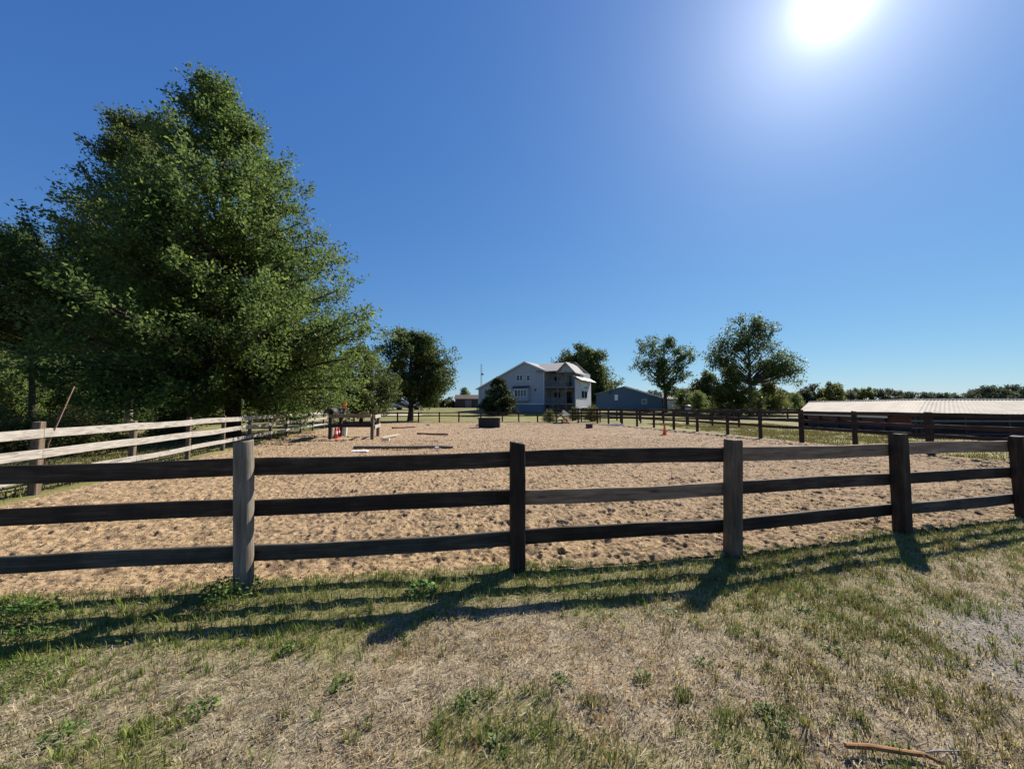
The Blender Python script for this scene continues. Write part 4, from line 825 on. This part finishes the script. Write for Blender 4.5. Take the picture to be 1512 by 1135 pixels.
# ------------------------------------------------------------------ long low shed with a corrugated roof
def metal_roof():
    m, nt, b, _ = mat('pale_metal_roof'); v, r = objco(nt); n = noise(nt, v, 1.4, 5, .65); n2 = noise(nt, mapping(nt, v, (12, 1, 1)), 1, 4, .6)
    c = ramp(nt, n, [(.3, (.44, .39, .315)), (.7, (.57, .52, .43))]); c = mix(nt, math_(nt, 'MULTIPLY', ramp(nt, n2, [(.5, (0, 0, 0)), (.75, (1, 1, 1))]), .5), c, (0.234, 0.153, 0.099))
    nt.links.new(c, b.inputs['Base Color']); b.inputs['Roughness'].default_value = .95; b.inputs['Specular IOR Level'].default_value = .08; return m
M['metal_roof'] = metal_roof(); M['red_wall'] = plain('dark_red_board', (.13, .045, .035), .8, .25, 3); M['shade_wall'] = plain('black_shade_board', (.022, .02, .024), .8, .3, 3)  # the near-black colour paints in shade on lower walls and in the open front
def corrugated(mb, L, d, z0, z1, step=.25, amp=.028):
    """sheet along x from 0..L, from eave (y=0,z0) up to ridge (y=d,z1)"""
    n = int(L / step) * 4; s = math.hypot(d, z1 - z0); nz = d / s; ny = -(z1 - z0) / s; vs = []
    for i in range(n + 1):
        x = L * i / n; k = (0, 1, 1, 0)[i % 4] * amp
        for (y, z) in ((0, z0), (d, z1)): vs.append((x, y + ny * k, z + nz * k))
        for (y, z) in ((0, z0 - .035), (d, z1 - .035)): vs.append((x, y + ny * k, z + nz * k))
    fs = []
    for i in range(n):
        a = i * 4; b = a + 4; fs += [(a, b, b + 1, a + 1), (a + 2, a + 3, b + 3, b + 2), (a, a + 2, b + 2, b), (a + 1, b + 1, b + 3, a + 3)]
    mb.add(vs, fs)
SA, SB, SC = Vector((23.5, 31.6, 0)), Vector((20.9, 20.0, 0)), Vector((35.0, 19.4, 0))
RA, RB, RC = Vector((26.2, 34.0, 0)), Vector((24.1, 22.5, 0)), Vector((35.1, 22.0, 0))
shed = empty('shed', 'long low shed with pale corrugated roof and dark red walls behind the right fence', 'shed', (SB.x, SB.y, 0)); OB = SB.copy()
def cor_sheet(name, a, b, ra, rb, z0, z1, step=.26, amp=.022):
    n = int((b - a).length / step) * 4; vs = []
    for i in range(n + 1):
        t = i / n; k = (0, 1, 1, 0)[i % 4] * amp; p = a.lerp(b, t) - OB; q = ra.lerp(rb, t) - OB
        vs += [(p.x, p.y, z0 + k), (q.x, q.y, z1 + k), (p.x, p.y, z0 - .03), (q.x, q.y, z1 - .03)]
    fs = []
    for i in range(n):
        c = i * 4; d = c + 4; fs += [(c, d, d + 1, c + 1), (c + 2, c + 3, d + 3, d + 2), (c, c + 2, d + 2, d), (c + 1, d + 1, d + 3, c + 3)]
    m = MB(); m.add(vs, fs); return m.build(name, M['metal_roof'], shed)
cor_sheet('roof_sheet', SA, SB, RA, RB, 1.20, 1.98); cor_sheet('roof_sheet', SB, SC, RB, RC, 1.20, 1.98)
EA, EB, EC = RA + (RA - SA), RB + (RB - SB), RC + Vector((.1, 2.6, 0))
cor_sheet('back_roof_sheet', RA, RB, EA, EB, 1.975, 1.2); cor_sheet('back_roof_sheet', RB, RC, EB, EC, 1.975, 1.2)
for a, b in ((RA, RB), (RB, RC)):
    m = MB(); m.tube([a - OB + Vector((0, 0, 2.0)), b - OB + Vector((0, 0, 2.0))], .05, 8); m.build('ridge_cap', M['metal_roof'], shed)
def wall(name, a, b, z0, z1, t, m, inset, seg=1):
    a = a - OB; b = b - OB; d = (b - a).normalized(); n = Vector((-d.y, d.x, 0)); q = MB(); a = a + n * inset; b = b + n * inset
    vs = [a, b, b + n * t, a + n * t]; q.add([(p.x, p.y, z) for z in (z0, z1) for p in vs], [(0, 3, 2, 1), (4, 5, 6, 7), (0, 1, 5, 4), (1, 2, 6, 5), (2, 3, 7, 6), (3, 0, 4, 7)]); return q.build(name, m, shed)
k1 = SA.lerp(SB, .04); k2 = SA.lerp(SB, .955)
wall('front_wall', k1, k2, .66, 1.17, .06, M['red_wall'], .40); wall('front_wall', k1, k2, -.2, .655, .06, M['shade_wall'], .42)
wall('front_wall', SB + Vector((.5, 0, 0)), SC, -.2, 1.16, .06, M['shade_wall'], .62)  # black sheet put in for the shade of the open interior
wall('back_wall', EB.lerp(EA, .04), EA.lerp(EB, .04), -.2, 1.16, .06, M['red_wall'], .3); wall('back_wall', EC, EB + Vector((.4, 0, 0)), -.2, 1.16, .06, M['red_wall'], .3)
m = MB(); q = [SA.lerp(SB, .03) - OB, EA.lerp(EB, .03) - OB, RA.lerp(RB, .03) - OB]; off = Vector((.05, -.07, 0))
m.add([(q[0].x + .3, q[0].y + .3, -.2), (q[1].x - .3, q[1].y - .3, -.2), (q[1].x - .3, q[1].y - .3, 1.2), (q[2].x, q[2].y, 1.9), (q[0].x + .3, q[0].y + .3, 1.2)], [(0, 1, 2, 3, 4)]); o = m.build('end_wall', M['red_wall'], shed); so = o.modifiers.new('s', 'SOLIDIFY'); so.thickness = .05
wall('eave_board', SA, SA.lerp(SB, .80), .93, 1.055, .05, M['white'], .22)
for k in range(6): p = SA.lerp(SB, .02 + .19 * k) - OB; m = MB(); m.box(p.x + .25, p.x + .35, p.y - .05, p.y + .05, -.2, 1.15); m.build('shed_post', M['brown'], shed)
for k in range(7): p = SB.lerp(SC, .04 + .155 * k) - OB; m = MB(); m.box(p.x - .05, p.x + .05, p.y + .25, p.y + .35, -.2, 1.15); m.build('shed_post', M['brown'], shed)
for z, mm in ((.12, M['red_wall']), (.45, M['deck']), (.80, M['deck'])): wall('shed_rail', SB, SC, z, z + .09, .03, mm, .20)

# ------------------------------------------------------------------ things in the arena
M['orange'] = plain('orange_plastic', (.75, .13, .035), .5, .1); M['red'] = plain('red_plastic', (.60, .05, .04), .5, .15); M['orange_b'] = plain('orange_bucket', (.72, .26, .04), .5, .1)
M['pale_wood'] = plain('pale_cut_wood', (.58, .48, .36), .85, .2, 4, streak=(1, 12, 12)); M['pole'] = plain('brown_pole', (.16, .115, .08), .85, .3, 5, streak=(1, 9, 9)); M['white_p'] = plain('white_plastic', (.72, .71, .68), .5, .08)
M['red_pole'] = plain('faded_red_pole', (.25, .145, .105), .85, .3, 5)
def cone(label, px, py, H, m, stripe=None, r=None):
    X0, Z0 = gp(px, py); t = empty('traffic_cone', label, 'cone', (X0, Z0, .02)); r = r or H * .17
    mb = MB(); mb.box(-r * 1.35, r * 1.35, -r * 1.35, r * 1.35, 0, .03); mb.build('base', m, t, bevel=.01)
    mb = MB(); mb.lathe([(r, .03), (r * .62, H * .4), (r * .22, H * .97), (r * .12, H)], 18); mb.build('cone_body', m, t, smooth=True)
    if stripe:
        for a, b in stripe:
            ra, rb = r * (1 - .82 * a) + .006, r * (1 - .82 * b) + .006; mb = MB(); mb.lathe([(ra, a * H), (rb, b * H)], 18); mb.build('band', M['white_p'], t)
    return t
cone('orange traffic cone standing alone near the right side of the sand', 981.5, 642.5, .68, M['orange'])
cone('red and white banded cone behind the left post of the wooden jump', 495.5, 647.5, .72, M['red'], ((.3, .5), (.72, .86)), .12)
cone('second red cone just behind the banded cone at the wooden jump', 499.5, 645, .62, M['red'], ((.35, .5),), .11)
cone('small red and white cone by the wood pile at the far fence', 837, 623.0, .55, M['red'], ((.55, .8),), .14)
def drum(name, label, cat, px, py, r, h, m, rimm=None):
    X0, Z0 = gp(px, py); t = empty(name, label, cat, (X0, Z0, .0)); mb = MB(); mb.lathe([(r * .88, 0), (r, h), (r * 1.05, h), (r * 1.05, h - .03), (r * .94, h - .03), (r * .84, .03)], 20); mb.build('bucket_body', m, t, smooth=False)
    mb = MB(); mb.tube([(-r, 0, h - .02), (-r * .7, -r * .5, h * .75), (0, -r * 1.02, h * .62), (r * .7, -r * .5, h * .75), (r, 0, h - .02)], .006, 5); mb.build('handle', M['galv'], t); return t
drum('bucket', 'tall white bucket under the wooden jump', 'bucket', 509, 643.0, .13, .50, M['white_p'])
# wooden jump: four posts joined by rails
jp = {k: gp(*v) for k, v in {'a': (487.6, 649), 'b': (502.7, 643.0), 'c': (549.5, 648.6), 'd': (558, 643.5)}.items()}
J = empty('wooden_jump', 'wooden post and rail horse jump on the left of the sand', 'horse jump', (jp['a'][0], jp['a'][1], 0)); o0 = Vector((jp['a'][0], jp['a'][1], 0))
Pj = {k: Vector((v[0], v[1], 0)) - o0 for k, v in jp.items()}
for k, H, ww in (('a', 1.38, .16), ('b', 1.5, .15), ('c', 1.20, .15), ('d', 1.18, .15)): add_post(J, Pj[k].x, Pj[k].y, 0, H, ww, M['far_post'] if k in 'ab' else M['post_mid'], False, (0, 0), 5)
M['rail_red'] = M['rail_brown']
def jr(a, b, z, h, t, m, oy=0): add_rail(J, Pj[a] + Vector((0, oy, z)), Pj[b] + Vector((0, oy, z)), h, t, m, int(z * 100) + 3, .003)
jr('a', 'c', 1.14, .16, .16, M['rail_brown'], -.165); jr('a', 'c', .68, .16, .04, M['far_rail'], -.11); jr('b', 'd', 1.12, .14, .12, M['rail_dark'], .145); jr('b', 'd', .66, .14, .04, M['far_rail'], .11)
def cr(a, b, z, h, m): 
    d = (Pj[b] - Pj[a]).normalized(); nn = Vector((d.y, -d.x, 0)) * .11
    add_rail(J, Pj[a] + nn + Vector((0, 0, z)), Pj[b] + nn + Vector((0, 0, z)), h, .04, m, 77, .003)
cr('c', 'd', 1.10, .17, M['white_rail']); cr('c', 'd', .60, .17, M['white_rail']); cr('a', 'b', 1.12, .15, M['far_rail'])
# black saddle cloth over the left posts with an orange bucket on top of one
mb = MB(); a, b = Vector((*jp['a'], 0)), Vector((*jp['b'], 0)); n = 9; vs = []
for i in range(n + 1):
    s = -.18 + 1.3 * i / n; p = a.lerp(b, s)
    for (ox, z) in ((-.28, 1.22 + .05 * math.sin(i)), (-.20, 1.42), (-.08, 1.52 + .03 * math.sin(i * 2)), (.08, 1.53), (.20, 1.42), (.27, 1.25 + .05 * math.cos(i))): vs.append((p.x + ox * .9, p.y + ox * .35, z + .09 * s))
mb.add(vs, [(i * 6 + k, i * 6 + k + 1, (i + 1) * 6 + k + 1, (i + 1) * 6 + k) for i in range(n) for k in range(5)])
o = mb.build('saddle_cloth', M['tarp'], smooth=True); so = o.modifiers.new('solid', 'SOLIDIFY'); so.thickness = .02
tag(o, 'black saddle cloth draped over the left end of the wooden jump', 'saddle cloth')
X0, Z0 = PX(508.5, 19.9), 19.9; t = empty('bucket', 'orange bucket perched on top of the wooden jump', 'bucket', (X0, Z0, 1.52)); mb = MB(); mb.lathe([(.11, 0), (.145, .3), (.155, .3), (.155, .27), (.14, .27), (.1, .02)], 16); mb.build('bucket_body', M['orange_b'], t)
mb = MB(); mb.tube([(-.15, 0, .28), (0, -.17, .14), (.15, 0, .28)], .008, 5); mb.build('handle', M['galv'], t)
mb = MB(); mb.box(-.24, .24, -.12, .12, -.06, -.003); mb.build('perch', M['pole'], J, (X0 - o0.x, Z0 - o0.y, 1.518))
mb = MB(); mb.box(-.05, .05, -.05, .05, -.42, -.061); mb.build('perch_strut', M['pole'], J, (X0 - o0.x, Z0 - o0.y, 1.518))
# poles and boards on the sand
def ground_pole(label, a, b, r, m, z=.06, name='ground_pole', cat='pole'):
    A, Bp = gp(*a), gp(*b); c = ((A[0] + Bp[0]) / 2, (A[1] + Bp[1]) / 2); L = math.hypot(Bp[0] - A[0], Bp[1] - A[1]); mb = MB()
    mb.tube([(-L / 2 + L * i / 8, .01 * math.sin(i * 2.1), .006 * math.sin(i * 1.3)) for i in range(9)], r, 10)
    o = mb.build(name, m, None, (c[0], c[1], z), (0, 0, math.atan2(Bp[1] - A[1], Bp[0] - A[0])), smooth=True); tag(o, label, cat); return o
ground_pole('long brown pole lying on the sand nearest the near fence', (522, 663.5), (669, 662.5), .055, M['pole'], .075)
ground_pole('faded red pole lying on the sand farthest back', (579, 633), (614.6, 631.5), .06, M['red_pole'], .075)
ground_pole('brown pole lying on the sand between the long pole and the farthest one', (616, 642), (662, 643), .055, M['red_pole'], .075)
def board(label, px, py, L, W, rz, m, tilt=0, name='board', cat='board', h=.04, z=.05):
    X0, Z0 = gp(px, py); mb = MB(); mb.box(-L / 2, L / 2, -W / 2, W / 2, -h / 2, h / 2); tag(mb.build(name, m, None, (X0, Z0, z), (0, tilt, rz), bevel=.006), label, cat)
board('white board lying on the sand just before the long pole', 531, 668, .55, .28, R(6), M['white_p'])
board('pale offcut lying aslant on the sand right of the wooden jump', 577, 646.5, 1.15, .20, R(62), M['pale_wood'], -.06, z=.10)
board('short pale block on the sand below the slanting offcut', 570, 651.5, .34, .14, R(-8), M['pale_wood'], 0, h=.10, z=.09)
board('white block on the sand at the right end of the long pole', 645, 666, .14, .12, .3, M['white_p'], h=.12, z=.10)
board('small white block on the sand before the far fence left of the trough', 632, 628.5, .28, .18, .2, M['white_p'], h=.14, z=.1)
board('white scrap beside the left end of the black trough', 705.5, 630, .22, .2, .2, M['white_p'], h=.24, z=.13)
# rubber trough
X0, Z0 = gp(722.5, 631.6); t = empty('water_trough', 'big oval black water trough near the far end of the sand', 'trough', (X0, Z0, 0)); mb = MB()
def oval(r1, r2, e=3.2, n=32): return [(r1 * math.copysign(abs(math.cos(2 * math.pi * k / n)) ** (2 / e), math.cos(2 * math.pi * k / n)), r2 * math.copysign(abs(math.sin(2 * math.pi * k / n)) ** (2 / e), math.sin(2 * math.pi * k / n))) for k in range(n)]
pr = [(.96, 0), (1.0, .25), (1.0, .68), (1.04, .70), (1.04, .76), (.95, .76), (.93, .1)]; vs = []
for (s, z) in pr: vs += [(x * s, y * s, z) for x, y in oval(.82, .45)]
fs = [(i * 32 + k, i * 32 + (k + 1) % 32, (i + 1) * 32 + (k + 1) % 32, (i + 1) * 32 + k) for i in range(len(pr) - 1) for k in range(32)] + [tuple(range((len(pr) - 1) * 32, len(pr) * 32))]
mb.add(vs, fs); mb.build('tank', M['tarp'], t, smooth=False)
mb = MB(); mb.tube([(x * 1.06, y * 1.06, .73) for x, y in oval(.82, .45)] + [(oval(.82, .45)[0][0] * 1.06, 0, .73)], .03, 6); mb.build('rim', M['rubber'], t)
# small box, wood pile
def crate(label, px, py, w, d, h, m, name='box', cat='box', rz=0):
    X0, Z0 = gp(px, py); t = empty(name, label, cat, (X0, Z0, .02), rz)
    mb = MB(); mb.box(-w / 2, w / 2, -d / 2, d / 2, 0, h * .85); mb.build('box_body', m, t, bevel=.015); mb = MB(); mb.box(-w / 2 - .02, w / 2 + .02, -d / 2 - .02, d / 2 + .02, h * .852, h); mb.build('lid', M['rubber'], t, bevel=.01)
crate('small dark red box alone on the sand before the brown fence', 870, 632.5, .42, .3, .32, plain('oxblood_plastic', (.07, .018, .018), .6), rz=.2)
X0, Z0 = gp(829, 625.5)
for k, (dx, dy, rz, L, z, tl_) in enumerate(((0, 0, .2, 1.6, .08, 0), (.2, .1, 1.2, 1.2, .18, .1), (-.3, 0, -.4, 1.3, .30, -.15), (.1, -.1, .9, 1.4, .42, .5), (-.1, .1, .0, 1.0, .55, -.7))):
    mb = MB(); mb.box(-L / 2, L / 2, -.09, .09, -.06, .06); tag(mb.build('timber', M['pole'] if k != 3 else M['deck'], None, (X0 + dx, Z0 + dy, z + (.25 if abs(tl_) > .3 else 0)), (0, tl_, rz), bevel=.01), ['bottom timber of the wood pile at the far fence', 'second timber of the wood pile at the far fence', 'upper timber crossing the wood pile at the far fence', 'grey timber leaning up out of the wood pile at the far fence', 'steep top timber of the wood pile at the far fence'][k], 'timber')
mb = MB(); mb.box(-.35, .35, -.05, .05, -.12, .12); tag(mb.build('board', M['white_p'], None, (X0 + .35, Z0 - .3, 1.0), (0, .6, .3)), 'white board slanting on top of the wood pile', 'board')
mb = MB(); tag_o = None
X0, Z0 = gp(908, 628.5); mb.box(-.75, .75, -.05, .05, 0, .12); tag(mb.build('board', M['white_p'], None, (X0, Z0, .03), (0, 0, .05)), 'long pale board lying at the foot of the brown fence', 'board')
# dark bird-box like post cap on the right (mailbox shape)
t = empty('feed_bin', 'small black capped grey bin on a post behind the right fence', 'feed bin', (PX(1015, 34), 34, 0)); mb = MB(); mb.box(-.18, .18, -.18, .18, 1.0, 1.55); mb.build('bin_body', M['galv'], t, bevel=.02); mb = MB(); mb.lathe([(.28, 1.552), (.28, 1.66), (.12, 1.76)], 14); mb.build('lid', M['rubber'], t); mb = MB(); mb.box(-.06, .06, -.06, .06, 0, .998); mb.build('post', M['brown'], t)
# leaning thin pole against the near left post
t = MB(); t.tube([(-8.92, 7.05, 0.0), (-8.72, 7.28, 1.1), (-8.28, 7.22, 1.92)], [.018, .016, .013], 7)
mb = MB(); mb.tube([(-.02, 0, 0), (.10, .0, .9), (.52, 0, 1.98)], [.012, .011, .008], 7); tag(mb.build('leaning_pole', M['red_pole'], None, (-8.86, 7.32, 0), smooth=True), 'thin reddish pole leaning out over the left fence post', 'pole')
# fallen stick, bottom right
X0, Z0 = gp(1303, 1113); zz = float(gz(np.array([X0]), np.array([Z0]))[0]) + .030
M['stick'] = plain('split_orange_wood', (.24, .115, .04), .9, .5, 6, streak=(1, 14, 14), bmp=.6)
t = empty('fallen_stick', 'orange brown split stick lying on the gravelly verge at bottom right', 'stick', (X0, Z0, zz), R(-4))
mb = MB(); mb.tube([(-.16, .0, .006), (-.05, .004, .004), (.10, -.012, 0), (.17, -.016, -.002), (.215, -.052, -.006)], [.011, .012, .011, .010, .006], 8); mb.build('stick_body', M['stick'], t, smooth=False)
mb = MB(); mb.tube([(.165, -.012, 0), (.22, .0, .004), (.30, .004, .006), (.38, .014, .004)], [.005, .004, .003, .002], 6); mb.tube([(.29, -.03, 0), (.345, .055, .012), (.37, .095, .014)], [.0035, .003, .002], 6); mb.build('twig', M['bark_pale'], t, smooth=True)
print('grass blades', NG, 'objects', len(bpy.data.objects))
